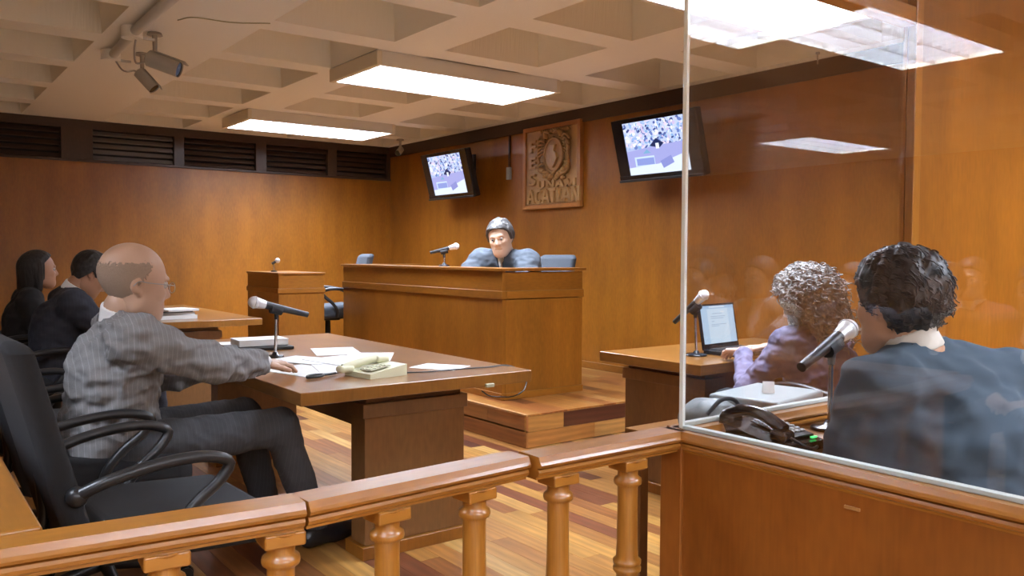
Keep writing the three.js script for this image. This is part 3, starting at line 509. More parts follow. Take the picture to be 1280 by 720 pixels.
// ---------------------------------------------------------------- dock shelf and what stands behind its rail
{
  const t = thing('telephone', 'black office telephone with silver keys on the dock shelf', 'telephone', [1.835, .8005, -1.318], deg(-4));
  const w = prismX([[-.10, 0], [-.10, .055], [.10, .022], [.10, 0]], -.085, .085); part('body', w, M.blackGloss, t);
  part('handset', join(tube([[-.055, .066, -.105], [-.055, .088, -.05], [-.055, .086, .02], [-.055, .060, .088]], .016, 24, 12), new RoundedBoxGeometry(.05, .032, .05, 3, .013).translate(-.055, .060, -.086), new RoundedBoxGeometry(.05, .032, .05, 3, .013).translate(-.055, .044, .080)), M.blackGloss, t);
  const panel = part('keypad', bx(-.012, .075, 0, .004, -.06, .075, 2, .001), M.armPlastic, t, [0, .0425, .0], [.163, 0, 0]);
  for (let i = 0; i < 7; i++) for (let j = 0; j < 4; j++) part('key', new RoundedBoxGeometry(.014, .006, .010, 1, .002), M.keyWhite, panel, [.0 + j * .0205, .006, -.05 + i * .0165]);
  part('lamp', new THREE.BoxGeometry(.02, .004, .006), std(lin(.05, .5, .1), .4, { emissive: lin(.05, .6, .12), emissiveIntensity: .8 }), t, [.06, .0295, .086]);
  part('cord', tube([[-.055, .045, .10], [-.02, .02, .13], [.02, .012, .12], [.05, .01, .105]], .004, 24, 6), M.black, t);
  paper('curled white sheet on the dock shelf beside the defendant', 2.30, .801, -1.312, deg(78), .14, .20);
  const s = thing('side_table', 'small low table behind the dock side rail', 'table', [2.42, 0, -1.86]); part('tabletop', bx(-.36, .36, .66, .69, -.22, .22, 0, .004), M.table, s); for (const x of [-.32, .32]) for (const z of [-.18, .18]) part('leg', bx(x - .02, x + .02, 0, .66, z - .02, z + .02, 1, .003), M.pedestal, s);
  const p = thing('grey_printer', 'flat light grey machine behind the dock side rail', 'printer', [2.48, .690, -1.80], deg(10)); part('lid', new RoundedBoxGeometry(.36, .03, .26, 3, .012), M.greyLight, p, [0, .108, 0]); part('body', new RoundedBoxGeometry(.35, .095, .25, 3, .012), M.greyPlastic, p, [0, .0475, 0]); part('slot', bx(-.12, .12, .05, .06, .122, .127, 0, .001), M.black, p);
  const b = thing('soft_bag', 'dark grey soft bag leaning at the grey machine', 'bag', [2.18, .690, -1.80]); const g = new THREE.SphereGeometry(1, 28, 18); g.scale(.105, .072, .11); bend(g, (x, y, z) => [x, Math.max(-.058, y) * (1 + .12 * nz(x * 30, z * 30, 2)), z]); part('body', g, M.greyPlastic, b, [0, .058, 0]); part('strap', tube([[-.08, .09, .05], [-.02, .135, .06], [.05, .125, .06], [.09, .08, .05]], .007, 20, 6), M.rubber, b);
  const c = thing('white_card', 'small folded white card standing on the grey machine', 'card', [2.46, .8135, -1.78], deg(-40)); part('front_leaf', bx(-.02, .02, 0, .040, -.0008, .0008, 0, 0), M.paper, c, [0, 0, .008], [-.18, 0, 0]); part('rear_leaf', bx(-.02, .02, 0, .040, -.0008, .0008, 0, 0), M.paper, c, [0, 0, -.008], [.18, 0, 0]);
  const st = thing('stool', 'round black stool under the defendant', 'stool', [2.13, 0, -.93]); part('seat', new THREE.LatheGeometry([[.001, .43], [.17, .43], [.185, .445], [.185, .475], [.17, .49], [.001, .495]].map(p => new THREE.Vector2(...p)), 28), M.chairFabric, st);
  for (let k = 0; k < 4; k++) { const a = k * Math.PI / 2 + .5; part('leg', cyl(.013, .013, [Math.cos(a) * .18, 0, Math.sin(a) * .18], [Math.cos(a) * .13, .435, Math.sin(a) * .13], 10), M.steel, st); }
  // public seats outside the frame, seen only mirrored in the glass
  for (const [x, l] of [[-1.42, 'wooden public bench mirrored in the dock glass, front row'], [-2.30, 'wooden public bench mirrored in the dock glass, second row']]) { const q = thing('public_bench', l, 'bench', [x, 0, -2.75]); part('seat', bx(-.2, .22, .42, .455, -1.5, 1.4, 2, .006), M.table, q); part('backrest', bx(-.26, -.22, .42, .86, -1.5, 1.4, 2, .006), M.table, q, [0, 0, 0]); for (const z of [-1.3, -.05, 1.2]) part('leg', bx(-.2, .2, 0, .42, z - .02, z + .02, 1, .003), M.pedestal, q); }
}

// ---------------------------------------------------------------- people: distance fields meshed with surface nets
const smin = (a, b, k) => { const h = Math.max(k - Math.abs(a - b), 0) / k; return Math.min(a, b) - h * h * k * .25; };
const cap = (a, b, ra, rb, sz = 1) => { // tapered capsule; sz > 1 widens it along z
  const [ax, ay, az] = [a[0], a[1], a[2] / sz], dx = b[0] - ax, dy = b[1] - ay, dz = b[2] / sz - az, L = dx * dx + dy * dy + dz * dz + 1e-9;
  return (x, y, z) => { const px = x - ax, py = y - ay, pz = z / sz - az, t = Math.max(0, Math.min(1, (px * dx + py * dy + pz * dz) / L)); return Math.hypot(px - dx * t, py - dy * t, pz - dz * t) - (ra + (rb - ra) * t); };
};
const ell = (c, r, rot) => { // ellipsoid, optional turn about z (pitch)
  const cs = Math.cos(rot || 0), sn = Math.sin(rot || 0);
  return (x, y, z) => { const qx = x - c[0], qy = y - c[1], qz = z - c[2], px = (cs * qx + sn * qy) / r[0], py = (-sn * qx + cs * qy) / r[1], pz = qz / r[2], k0 = Math.hypot(px, py, pz), k1 = Math.hypot(px / r[0], py / r[1], pz / r[2]); return k1 < 1e-6 ? -Math.min(...r) : k0 * (k0 - 1) / k1; };
};
const union = (list, k = .04) => (x, y, z) => { let d = 1e3; for (const f of list) d = smin(d, f(x, y, z), k); return d; };
function surfaceNets(f, lo, hi, h, uvScale = 1) {
  const n = [0, 1, 2].map(i => Math.max(3, Math.ceil((hi[i] - lo[i]) / h) + 1)), [nx, ny, nzz] = n, val = new Float32Array(nx * ny * nzz), id = (i, j, k) => (k * ny + j) * nx + i;
  // coarse sweep first: a block far from the surface keeps its coarse value
  const B = 4;
  for (let k = 0; k < nzz; k += B) for (let j = 0; j < ny; j += B) for (let i = 0; i < nx; i += B) {
    const c = f(lo[0] + (i + B / 2) * h, lo[1] + (j + B / 2) * h, lo[2] + (k + B / 2) * h), far = Math.abs(c) > h * B * 2.2;
    for (let c3 = k; c3 < Math.min(k + B, nzz); c3++) for (let b = j; b < Math.min(j + B, ny); b++) for (let a = i; a < Math.min(i + B, nx); a++) val[id(a, b, c3)] = far ? c : f(lo[0] + a * h, lo[1] + b * h, lo[2] + c3 * h);
  }
  const vid = new Int32Array(nx * ny * nzz).fill(-1), pos = [], idx = [], C = [[0, 0, 0], [1, 0, 0], [0, 1, 0], [1, 1, 0], [0, 0, 1], [1, 0, 1], [0, 1, 1], [1, 1, 1]], E = [[0, 1], [2, 3], [4, 5], [6, 7], [0, 2], [1, 3], [4, 6], [5, 7], [0, 4], [1, 5], [2, 6], [3, 7]];
  for (let k = 0; k < nzz - 1; k++) for (let j = 0; j < ny - 1; j++) for (let i = 0; i < nx - 1; i++) {
    const v = C.map(([a, b, c]) => val[id(i + a, j + b, k + c)]); let neg = 0; for (const q of v) if (q < 0) neg++;
    if (neg === 0 || neg === 8) continue;
    let s = [0, 0, 0], m = 0;
    for (const [a, b] of E) if ((v[a] < 0) !== (v[b] < 0)) { const t = v[a] / (v[a] - v[b]); for (let q = 0; q < 3; q++) s[q] += C[a][q] + (C[b][q] - C[a][q]) * t; m++; }
    vid[id(i, j, k)] = pos.length / 3; pos.push(lo[0] + (i + s[0] / m) * h, lo[1] + (j + s[1] / m) * h, lo[2] + (k + s[2] / m) * h);
  }
  const quad = (a, b, c, d, flip) => { if (a < 0 || b < 0 || c < 0 || d < 0) return; flip ? idx.push(a, c, b, a, d, c) : idx.push(a, b, c, a, c, d); };
  for (let k = 1; k < nzz - 1; k++) for (let j = 1; j < ny - 1; j++) for (let i = 1; i < nx - 1; i++) {
    const v0 = val[id(i, j, k)] < 0, w = (a, b, c) => vid[id(i - a, j - b, k - c)];
    if (v0 !== (val[id(i + 1, j, k)] < 0)) quad(w(0, 1, 1), w(0, 0, 1), w(0, 0, 0), w(0, 1, 0), !v0);
    if (v0 !== (val[id(i, j + 1, k)] < 0)) quad(w(1, 0, 1), w(1, 0, 0), w(0, 0, 0), w(0, 0, 1), !v0);
    if (v0 !== (val[id(i, j, k + 1)] < 0)) quad(w(1, 1, 0), w(0, 1, 0), w(0, 0, 0), w(1, 0, 0), !v0);
  }
  const g = new THREE.BufferGeometry(), nn = new Float32Array(pos.length), uv = new Float32Array(pos.length / 3 * 2), e = h * .5;
  for (let i = 0; i < pos.length; i += 3) {
    const [x, y, z] = [pos[i], pos[i + 1], pos[i + 2]], gx = f(x + e, y, z) - f(x - e, y, z), gy = f(x, y + e, z) - f(x, y - e, z), gz = f(x, y, z + e) - f(x, y, z - e), l = Math.hypot(gx, gy, gz) || 1;
    nn[i] = gx / l; nn[i + 1] = gy / l; nn[i + 2] = gz / l; uv[i / 3 * 2] = x * uvScale; uv[i / 3 * 2 + 1] = y * uvScale;
  }
  g.setAttribute('position', new THREE.Float32BufferAttribute(pos, 3)); g.setAttribute('normal', new THREE.BufferAttribute(nn, 3)); g.setAttribute('uv', new THREE.BufferAttribute(uv, 2)); g.setIndex(idx); return g;
}
const sub = (a, b) => a.map((v, i) => v - b[i]), add = (a, b, s = 1) => a.map((v, i) => v + b[i] * s), norm = a => { const l = Math.hypot(...a) || 1; return a.map(v => v / l); }, cross = (a, b) => [a[1] * b[2] - a[2] * b[1], a[2] * b[0] - a[0] * b[2], a[0] * b[1] - a[1] * b[0]], mix = (a, b, t) => a.map((v, i) => v + (b[i] - v) * t);
const boundsOf = (pts, pad) => [[0, 1, 2].map(i => Math.min(...pts.map(p => p[i])) - pad), [0, 1, 2].map(i => Math.max(...pts.map(p => p[i])) + pad)];
// hand: palm, four fingers of different length and a thumb from the side of the palm
function handGeo(w, dir, back, side, curl = .5, s = 1, cell = .0035) {
  const d = norm(dir), b0 = norm(back), a = norm(cross(b0, d)).map(v => v * side), b = norm(cross(d, cross(b0, d)).map(v => v)); // a: towards the thumb
  const P = (f, t, u) => add(add(add(w, d, f * s), a, t * s), b, u * s), L = [], pts = [];
  const c = (p, q, r0, r1) => { L.push(cap(p, q, r0 * s, r1 * s)); pts.push(p, q); };
  for (const t of [-.028, -.010, .010, .026]) c(P(.005, t * .7, 0), P(.085, t, .002), .013, .0115);
  c(P(-.04, 0, 0), P(.01, 0, 0), .024, .022);
  const fl = [[.026, .070, .0088], [.0085, .080, .0090], [-.0095, .074, .0086], [-.027, .058, .0076]];
  for (const [t, l, r] of fl) { const a0 = P(.085, t, .002), a1 = P(.085 + l * .5 * Math.cos(curl * .6), t * 1.12, .002 - l * .5 * Math.sin(curl * .6)), a2 = P(.085 + l * (.5 * Math.cos(curl * .6) + .5 * Math.cos(curl * 1.6)), t * 1.15, .002 - l * (.5 * Math.sin(curl * .6) + .5 * Math.sin(curl * 1.6))); c(a0, a1, r * 1.08, r); c(a1, a2, r, r * .82); }
  c(P(.02, .026, -.004), P(.055, .052, -.010), .0135, .0105); c(P(.055, .052, -.010), P(.088, .056, -.016), .0105, .0085);
  const [lo, hi] = boundsOf(pts, .03 * s); return surfaceNets(union(L, .007 * s), lo, hi, cell);
}
const headM = (h) => new THREE.Matrix4().compose(V(...h.p), new THREE.Quaternion().setFromEuler(new THREE.Euler(h.roll || 0, h.yaw || 0, h.pitch || 0, 'YZX')), V(1, 1, 1).multiplyScalar(h.s || 1));
// head in its own frame: x forward, y up, origin between the ears
function headFields(o = {}) {
  const skull = [ell([-.012, .040, 0], [.098, .092, .078]), ell([.020, .0, 0], [.074, .095, .068])];
  const face = [ell([.040, -.050, 0], [.052, .066, .054], .15), ell([.072, -.098, 0], [.022, .020, .026]), cap([.0, -.075, -.046], [.055, -.100, -.022], .020, .018), cap([.0, -.075, .046], [.055, -.100, .022], .020, .018)];
  const more = [cap([.088, .022, -.034], [.093, .022, .034], .012, .012), cap([.093, .012, 0], [.113, -.030, 0], .009, .012), cap([.098, -.034, -.012], [.098, -.034, .012], .009, .009), cap([.086, -.062, -.020], [.086, -.062, .020], .010, .010), cap([.084, -.075, -.016], [.084, -.075, .016], .010, .010), ell([.066, -.022, -.042], [.026, .022, .020]), ell([.066, -.022, .042], [.026, .022, .020])];
  const ears = [-1, 1].map(s => union([ell([-.012, .002, .077 * s], [.017, .029, .008], -.25), cap([-.004, -.022, .074 * s], [-.001, -.030, .073 * s], .008, .006)], .008));
  const base = union([...skull, ...face], .045), fine = union([base, ...more], .014);
  const f = (x, y, z) => { let d = fine(x, y, z); for (const s of [-1, 1]) { const e = Math.hypot(x - .096, y - .004, (z - .033 * s) * .8) - .0135; d = -smin(-d, e, .014); } const mouth = Math.hypot((x - .100) * .8, (y + .0685) * 1.5, Math.max(0, Math.abs(z) - .020)) - .004; d = -smin(-d, mouth, .006); for (const e of ears) d = smin(d, e(x, y, z), .008); for (const s of [-1, 1]) { const c = Math.hypot((x + .008) * 1.1, (y - .002) * .75, (z - .088 * s)) - .0085; d = -smin(-d, c, .004); } return d; };
  return { f, skull: union(skull, .045), base };
}
const HEAD = headFields();
const skinMat = (c) => phys(c, .48, { clearcoat: .12, clearcoatRoughness: .35 });
const eyeMat = std(lin(.55, .52, .48), .2), irisMat = std(lin(.03, .018, .012), .15);
function tagHead(h) { const m = headM(h); return g => { g.applyMatrix4(m); return g; }; }
function strandHair(field, count, seed, opt) { // short curved locks rooted on the hair surface
  const r = mulberry(seed), gs = [], e = .003;
  while (gs.length < count) {
    const th = r() * Math.PI * 2, ph = Math.acos(1 - 2 * r()), dir = [Math.sin(ph) * Math.cos(th), Math.cos(ph), Math.sin(ph) * Math.sin(th)]; let t = .30, ok = false;
    const o = opt.center || [-.02, .03, 0]; for (let i = 0; i < 60; i++) { const q = add(o, dir, t), d = field(...q); if (d < .001) { ok = true; break; } t -= Math.max(.001, d * .8); if (t <= 0) break; }
    if (!ok) continue; const p = add(o, dir, t); if (opt.keep && !opt.keep(p)) continue;
    const n = norm([field(p[0] + e, p[1], p[2]) - field(p[0] - e, p[1], p[2]), field(p[0], p[1] + e, p[2]) - field(p[0], p[1] - e, p[2]), field(p[0], p[1], p[2] + e) - field(p[0], p[1], p[2] - e)]);
    let flow = norm(add(opt.flow ? opt.flow(p) : [-.5, -1, 0], [r() - .5, r() - .5, r() - .5], opt.mess || .6)); flow = norm(add(flow, n, -(flow[0] * n[0] + flow[1] * n[1] + flow[2] * n[2]) * .8)); const side = cross(n, flow), pts = [], N = opt.turns ? 9 : 4, L = opt.len * (.7 + .6 * r()), w = opt.amp || .006, ph0 = r() * 6;
    for (let i = 0; i < N; i++) { const u = i / (N - 1), a = ph0 + u * (opt.turns || .6) * Math.PI * 2; pts.push(add(add(add(p, flow, u * L), side, Math.sin(a) * w), n, (opt.lift || .002) + Math.cos(a) * w * .8 - u * u * (opt.dip || 0))); }
    gs.push(tube(pts, opt.r, (N - 1) * 2, 4));
  }
  return join(gs);
}
function makePerson(name, label, pos, turn, o) {
  const t = thing(name, label, 'person', pos, turn, o.group), c = o.cell || .013, cc = o.clothCell || c;
  const J = o.j, sk = o.skin || lin(.52, .30, .19), H = o.head, put = tagHead(H), hs = H.s || 1;
  const hc = H.p, neckTop = V(-.025, -.07, 0).applyMatrix4(headM(H)).toArray();
  const geos = [put(surfaceNets(HEAD.f, [-.13, -.135, -.105], [.14, .150, .105], o.headCell || .0045))];
  const core = [cap(J.pelvis, J.chest, .105, .11, 1.25), cap(J.chest, J.neck, .10, .052, 1.1), cap(J.neck, neckTop, .056 * hs, .054 * hs)], pts = [J.pelvis, J.chest, J.neck, neckTop];
  for (const k of [0, 1]) { core.push(cap(J.sh[k], J.el[k], .040, .036), cap(J.el[k], J.wr[k], .036, .025)); pts.push(J.sh[k], J.el[k], J.wr[k]); if (J.hip) { core.push(cap(J.hip[k], J.knee[k], .07, .05), cap(J.knee[k], J.ankle[k], .05, .036)); pts.push(J.hip[k], J.knee[k], J.ankle[k]); } }
  const [lo, hi] = boundsOf(pts, .16); geos.push(surfaceNets(union(core, .05), lo, hi, c));
  for (const k of [0, 1]) if (o.hands && o.hands[k]) geos.push(handGeo(J.wr[k], o.hands[k].dir, o.hands[k].back, o.hands[k].side, o.hands[k].curl ?? .5, o.hands[k].s || 1, o.hands[k].cell || .004));
  const body = part('body', join(geos), skinMat(sk), t); body.userData.label = 'face, neck and hands';
  if (o.eyes !== false) for (const s of [-1, 1]) { const g = new THREE.SphereGeometry(.0125, 12, 10); g.translate(.0865, .004, .033 * s); const e = part('eye', put(g), eyeMat, t); const q = new THREE.SphereGeometry(.0062, 10, 8); q.translate(.0945, .0035, .033 * s); part('iris', put(q), irisMat, e); }
  // jacket, robe or sweater
  const G = o.top, sp = norm(sub(J.neck, J.pelvis)), w = G.wrinkle ?? .006, fr = G.freq || 14, sleeveEnd = k => mix(J.el[k], J.wr[k], G.cuff ?? .93), up = G.fat || 1, cl = [];
  cl.push(cap(J.pelvis, mix(J.pelvis, J.chest, .55), .150 * up, .140 * up, 1.22), cap(mix(J.pelvis, J.chest, .5), J.chest, .140 * up, .142 * up, 1.28), cap(J.chest, mix(J.chest, J.neck, .62), .138 * up, .085, 1.35));
  cl.push(cap(J.sh[0], J.sh[1], .070 * up, .070 * up), cap(mix(J.sh[0], J.neck, .1), mix(J.neck, J.sh[0], .25), .066, .055), cap(mix(J.sh[1], J.neck, .1), mix(J.neck, J.sh[1], .25), .066, .055));
  const arms = []; for (const k of [0, 1]) arms.push(union([cap(J.sh[k], J.el[k], .078 * (G.arm || 1), .062 * (G.arm || 1)), cap(J.el[k], sleeveEnd(k), .060 * (G.arm || 1), (G.sleeve || .047))], .025));
  const skirts = (G.skirt || []).map(a => cap(...a)), fT = union([...cl, ...skirts], .05), nb = J.neck, nrmN = norm(sub(neckTop, J.neck));
  const fJ = (x, y, z) => {
    let d = smin(fT(x, y, z), Math.min(arms[0](x, y, z), arms[1](x, y, z)), .035);
    if (Math.abs(d) < .05) { d += w * (nz(x * fr, y * fr * 1.7, z * fr) + .6 * nz(x * fr * 2.3 + 5, y * fr * 2.9, z * fr * 2.1) + .9 * Math.abs(nz(x * fr * .8 + y * fr * .9, y * fr * 1.2 - x * fr * .5, z * fr * .7)) - .4); }
    for (const k of [0, 1]) { const e = sleeveEnd(k), a = norm(sub(J.wr[k], J.el[k])), q = (x - e[0]) * a[0] + (y - e[1]) * a[1] + (z - e[2]) * a[2], rr = Math.hypot(x - e[0], y - e[1], z - e[2]); if (rr < .11) d = Math.max(d, q); }
    const hole = cap(add(nb, nrmN, (G.neckDrop ?? .02)), add(nb, nrmN, .2), G.neckHole ?? .066, .085)(x, y, z); d = Math.max(d, -hole);
    if (G.bottom !== undefined) d = Math.max(d, G.bottom - y);
    if (G.open) { const v = G.open(x, y, z); d = Math.max(d, -v); }
    return d;
  };
  const jp = [J.pelvis, J.chest, J.neck, ...J.sh, ...J.el, ...J.wr, ...(G.skirt || []).flatMap(a => [a[0], a[1]])]; const [jl, jh] = boundsOf(jp, .22 * up);
  const garment = part(G.name, surfaceNets(fJ, jl, jh, cc, 1), G.mat, t); if (G.label) garment.userData.label = G.label;
  if (o.collar) { // shirt collar: a band round the neck
    const f = (x, y, z) => { const p0 = add(nb, nrmN, o.collar.lo ?? .0), p1 = add(nb, nrmN, o.collar.hi ?? .062), q = (x - p0[0]) * nrmN[0] + (y - p0[1]) * nrmN[1] + (z - p0[2]) * nrmN[2], L = Math.hypot(...sub(p1, p0)); const d = cap(p0, p1, (o.collar.r || .070), (o.collar.r || .070) - .006)(x, y, z); return Math.max(Math.max(d, -(d + .012)), Math.max(-q - .01, q - L - .25 * (x - p0[0]) * -1 * (o.collar.tilt ?? 0))); };
    const [a, b] = boundsOf([nb, add(nb, nrmN, .08)], .12); part('shirt_collar', surfaceNets(f, a, b, .006), o.collar.mat || M.shirt, t);
  }
  if (o.shirtFront) part('shirt', surfaceNets(union([cap(add(J.chest, [.02, 0, 0]), add(J.neck, [.01, 0, 0]), .128, .064, 1.0)], .03), ...boundsOf([J.chest, J.neck], .2), .010), M.shirt, t);
  if (o.cuffs) for (const k of [0, 1]) if (o.hands && o.hands[k]) part('shirt_cuff', cyl(.041, .037, sleeveEnd(k).map((v, i) => v - .03 * norm(sub(J.wr[k], J.el[k]))[i]), mix(J.el[k], J.wr[k], 1.03), 18), M.shirt, t);
  if (o.legs) {
    const L = []; for (const k of [0, 1]) L.push(union([cap(J.hip[k], J.knee[k], .100, .078), cap(J.knee[k], J.ankle[k], .078, .062)], .03)); const seat = cap(J.hip[0], J.hip[1], .115, .115);
    const f = (x, y, z) => { let d = smin(Math.min(L[0](x, y, z), L[1](x, y, z)), seat(x, y, z), .04); if (Math.abs(d) < .05) d += .007 * (nz(x * 13, y * 13, z * 13) + .8 * Math.abs(nz(x * 22 + y * 12, y * 18 - x * 9, z * 14))); return Math.max(d, J.ankle[0][1] - .03 - y); };
    const [a, b] = boundsOf([...J.hip, ...J.knee, ...J.ankle], .16); part('trousers', surfaceNets(f, a, b, cc), o.legs.mat, t);
    for (const k of [0, 1]) if (J.toe) { const A = J.ankle[k], B = J.toe[k], heel = [A[0] - .03, B[1], A[2]]; part('shoe', surfaceNets((x, y, z) => Math.max(union([cap(heel, mix(heel, B, .6), .042, .045), cap(mix(heel, B, .5), B, .045, .036), cap(A, mix(heel, B, .45), .046, .04)], .03)(x, y, z), .004 - y), ...boundsOf([A, B, heel], .08), .007), M.shoe, t); }
  }
  // hair
  const Hr = o.hair; if (Hr) {
    const shell = Hr.field, g = put(surfaceNets(shell, Hr.lo || [-.17, -.16, -.13], Hr.hi || [.14, .19, .13], Hr.cell || .0045)); const list = [g];
    if (Hr.strands) list.push(put(strandHair(shell, Hr.strands.count, Hr.strands.seed || 3, Hr.strands)));
    part('hair', join(list), Hr.mat, t);
  }
  if (o.glasses) {
    const gl = []; for (const s of [-1, 1]) { const r = new THREE.TorusGeometry(.021, .0014, 6, 28); r.scale(1.15, .8, 1); r.rotateY(Math.PI / 2); r.translate(.116, -.002, .032 * s); gl.push(r); gl.push(tube([[.115, .006, .056 * s], [.09, .008, .072 * s], [.02, .010, .084 * s], [-.010, .012, .086 * s], [-.025, -.004, .084 * s]], .0016, 20, 5)); }
    gl.push(tube([[.116, .002, -.009], [.120, .005, 0], [.116, .002, .009]], .0014, 8, 5)); part('glasses', put(join(gl)), M.steel, t);
  }
  return t;
}
M.shirt = std(lin(.80, .80, .79), .8); M.shoe = std(lin(.014, .014, .016), .28);
const cloth = (c, o = {}) => std(c, .88, o);
const suitStripe = cloth(lin(.36, .36, .365), { map: stripeTex }), suitNavy = cloth(lin(.040, .044, .062), { map: stripeTex }), robe = cloth(lin(.070, .085, .105)), blackCloth = cloth(lin(.014, .014, .015)), charcoal = cloth(lin(.085, .088, .095), { map: stripeTex });
const hairMat = (c) => std(c, .52);
const shellHair = (thick, line, amp = .004, fq = 60) => (x, y, z) => { // cap of hair over the skull, cut by a hairline
  const d = HEAD.skull(x, y, z) - thick - amp * (nz(x * fq, y * fq * .5, z * fq) + .5 * nz(x * fq * 2, y * fq, z * fq * 2)); return Math.max(d, line(x, y, z));
};
const hairline = (low = -.062, ear = .002, front = .058) => (x, y, z) => { // height of the hair's lower edge, going from nape over the ear to the forehead
  const k = [[-.12, low], [-.045, low], [-.018, ear + .012], [.018, ear - .012], [.034, ear + .008], [.052, front - .012], [.085, front + .014], [.16, front + .03]]; let i = 0; while (i < k.length - 2 && x > k[i + 1][0]) i++;
  const t = Math.max(0, Math.min(1, (x - k[i][0]) / (k[i + 1][0] - k[i][0]))); return .6 * (k[i][1] + (k[i + 1][1] - k[i][1]) * t - y + .004 * nz(x * 70, y * 70, z * 70));
};
const shortLine = hairline();

// bald man at the lawyer table, right arm out on the papers
makePerson('person', 'bald man with glasses in a grey pinstripe suit leaning on the lawyer table', [.70, 0, -3.45], 0, {
  head: { p: [.055, 1.175, .07], yaw: .10, pitch: -.10, roll: .05, s: 1.16 }, skin: lin(.56, .36, .25), headCell: .0042, glasses: true, cell: .02, clothCell: .011,
  j: { pelvis: [-.02, .60, 0], chest: [.0, .865, .02], neck: [.02, 1.045, .05], sh: [[.06, .985, -.19], [.02, .975, .235]], el: [[.28, .78, -.25], [.305, .865, .215]], wr: [[.52, .80, -.30], [.585, .826, -.01]], hip: [[.03, .56, -.10], [.03, .56, .10]], knee: [[.56, .575, -.20], [.60, .575, .13]], ankle: [[.70, .12, -.28], [.80, .11, .02]], toe: [[.94, .045, -.34], [1.05, .045, -.04]] },
  hands: [{ dir: [1, -.2, -.05], back: [0, 1, 0], side: -1, curl: .35, cell: .005 }, { dir: [1, -.14, -.42], back: [.05, 1, .1], side: -1, curl: .35, s: 1.12 }],
  top: { name: 'jacket', mat: suitStripe, wrinkle: .016, freq: 11.5, fat: 1.06, arm: 1.16, sleeve: .056, cuff: .90, neckHole: .084, neckDrop: -.005, label: 'grey pinstripe jacket', skirt: [[[-.02, .60, 0], [-.03, .50, 0], .15, .155, 1.25]], bottom: .50 },
  legs: { mat: charcoal }, cuffs: true, collar: { lo: -.012, hi: .050, r: .080, tilt: .35 },
  hair: { mat: std(lin(.34, .25, .185), .85), cell: .0036, field: (x, y, z) => { const d = HEAD.skull(x, y, z) - .0022 - .0010 * nz(x * 260, y * 260, z * 260); return Math.max(d, .8 * ((y - .062) - .10 * (x + .09)) + .016 * nz(x * 130, y * 130, z * 130), .8 * (x - .030 + .5 * Math.max(0, .06 - y)) + .010 * nz(x * 130 + 4, y * 130, z * 130), -.06 - y + .62 * Math.max(0, x + .06)); } },
});
// navy-suited man bent over his notes
makePerson('person', 'dark-haired man in a navy suit bending over his notes', [.86, 0, -5.72], 0, {
  head: { p: [.165, 1.155, .02], yaw: .12, pitch: -.62, s: 1.06 }, skin: lin(.46, .25, .15), cell: .024, clothCell: .014, headCell: .006,
  j: { pelvis: [-.02, .60, 0], chest: [.0, .86, 0], neck: [.075, 1.055, .01], sh: [[.06, .99, -.20], [.05, .98, .20]], el: [[.24, .76, -.30], [.25, .77, .25]], wr: [[.46, .80, -.55], [.48, .79, .05]], hip: [[.03, .56, -.10], [.03, .56, .10]], knee: [[.50, .57, -.14], [.50, .57, .14]], ankle: [[.52, .12, -.14], [.52, .12, .14]], toe: [[.70, .045, -.14], [.70, .045, .14]] },
  hands: [{ dir: [1, -.2, -.5], back: [0, 1, 0], side: -1, curl: .6, cell: .006 }, { dir: [1, -.1, -.3], back: [0, 1, 0], side: 1, curl: .6, cell: .006 }],
  top: { name: 'jacket', mat: suitNavy, wrinkle: .010, freq: 10, fat: 1.02, arm: 1.08, skirt: [[[-.02, .60, 0], [-.03, .52, 0], .15, .155, 1.2]], bottom: .50 }, legs: { mat: suitNavy }, collar: { lo: .005, hi: .05, r: .074, tilt: .3 }, cuffs: true,
  hair: { mat: hairMat(lin(.016, .014, .014)), cell: .006, field: shellHair(.013, shortLine, .004, 50) },
});
// woman in black with long dark hair
makePerson('person', 'woman in black with long dark hair seated by the far table', [.80, 0, -6.72], 0, {
  head: { p: [.085, 1.165, 0], yaw: .06, pitch: .04, s: 1.0 }, skin: lin(.44, .24, .15), cell: .024, clothCell: .014, headCell: .006,
  j: { pelvis: [-.02, .58, 0], chest: [.0, .84, 0], neck: [.035, 1.02, 0], sh: [[.02, .955, -.17], [.01, .955, .17]], el: [[.12, .72, -.22], [.08, .70, .22]], wr: [[.33, .66, -.14], [.30, .64, .14]], hip: [[.03, .55, -.09], [.03, .55, .09]], knee: [[.46, .55, -.11], [.46, .55, .11]], ankle: [[.48, .12, -.11], [.48, .12, .11]], toe: [[.64, .045, -.11], [.64, .045, .11]] },
  hands: [{ dir: [1, -.2, .3], back: [0, 1, 0], side: -1, curl: .5, cell: .006 }, { dir: [1, -.2, -.3], back: [0, 1, 0], side: 1, curl: .5, cell: .006 }],
  top: { name: 'jacket', mat: blackCloth, wrinkle: .008, freq: 10, fat: .92, arm: .95, bottom: .50 }, legs: { mat: blackCloth },
  hair: { mat: hairMat(lin(.012, .010, .010)), cell: .006, lo: [-.18, -.26, -.14], hi: [.14, .19, .14], field: (x, y, z) => { const a = HEAD.skull(x, y, z) - .015, b = cap([-.055, .02, 0], [-.085, -.19, 0], .082, .058, 1.25)(x, y, z), c = Math.min(cap([-.01, .05, -.078], [-.02, -.13, -.082], .026, .022)(x, y, z), cap([-.01, .05, .078], [-.02, -.13, .082], .026, .022)(x, y, z)); const d = smin(smin(a, b, .03), c, .02) - .003 * nz(x * 90, y * 14, z * 90); return Math.max(d, (x > .02 ? (x - .02) * 1.0 - Math.max(0, y - .05) * 1.1 : -1)); } },
});
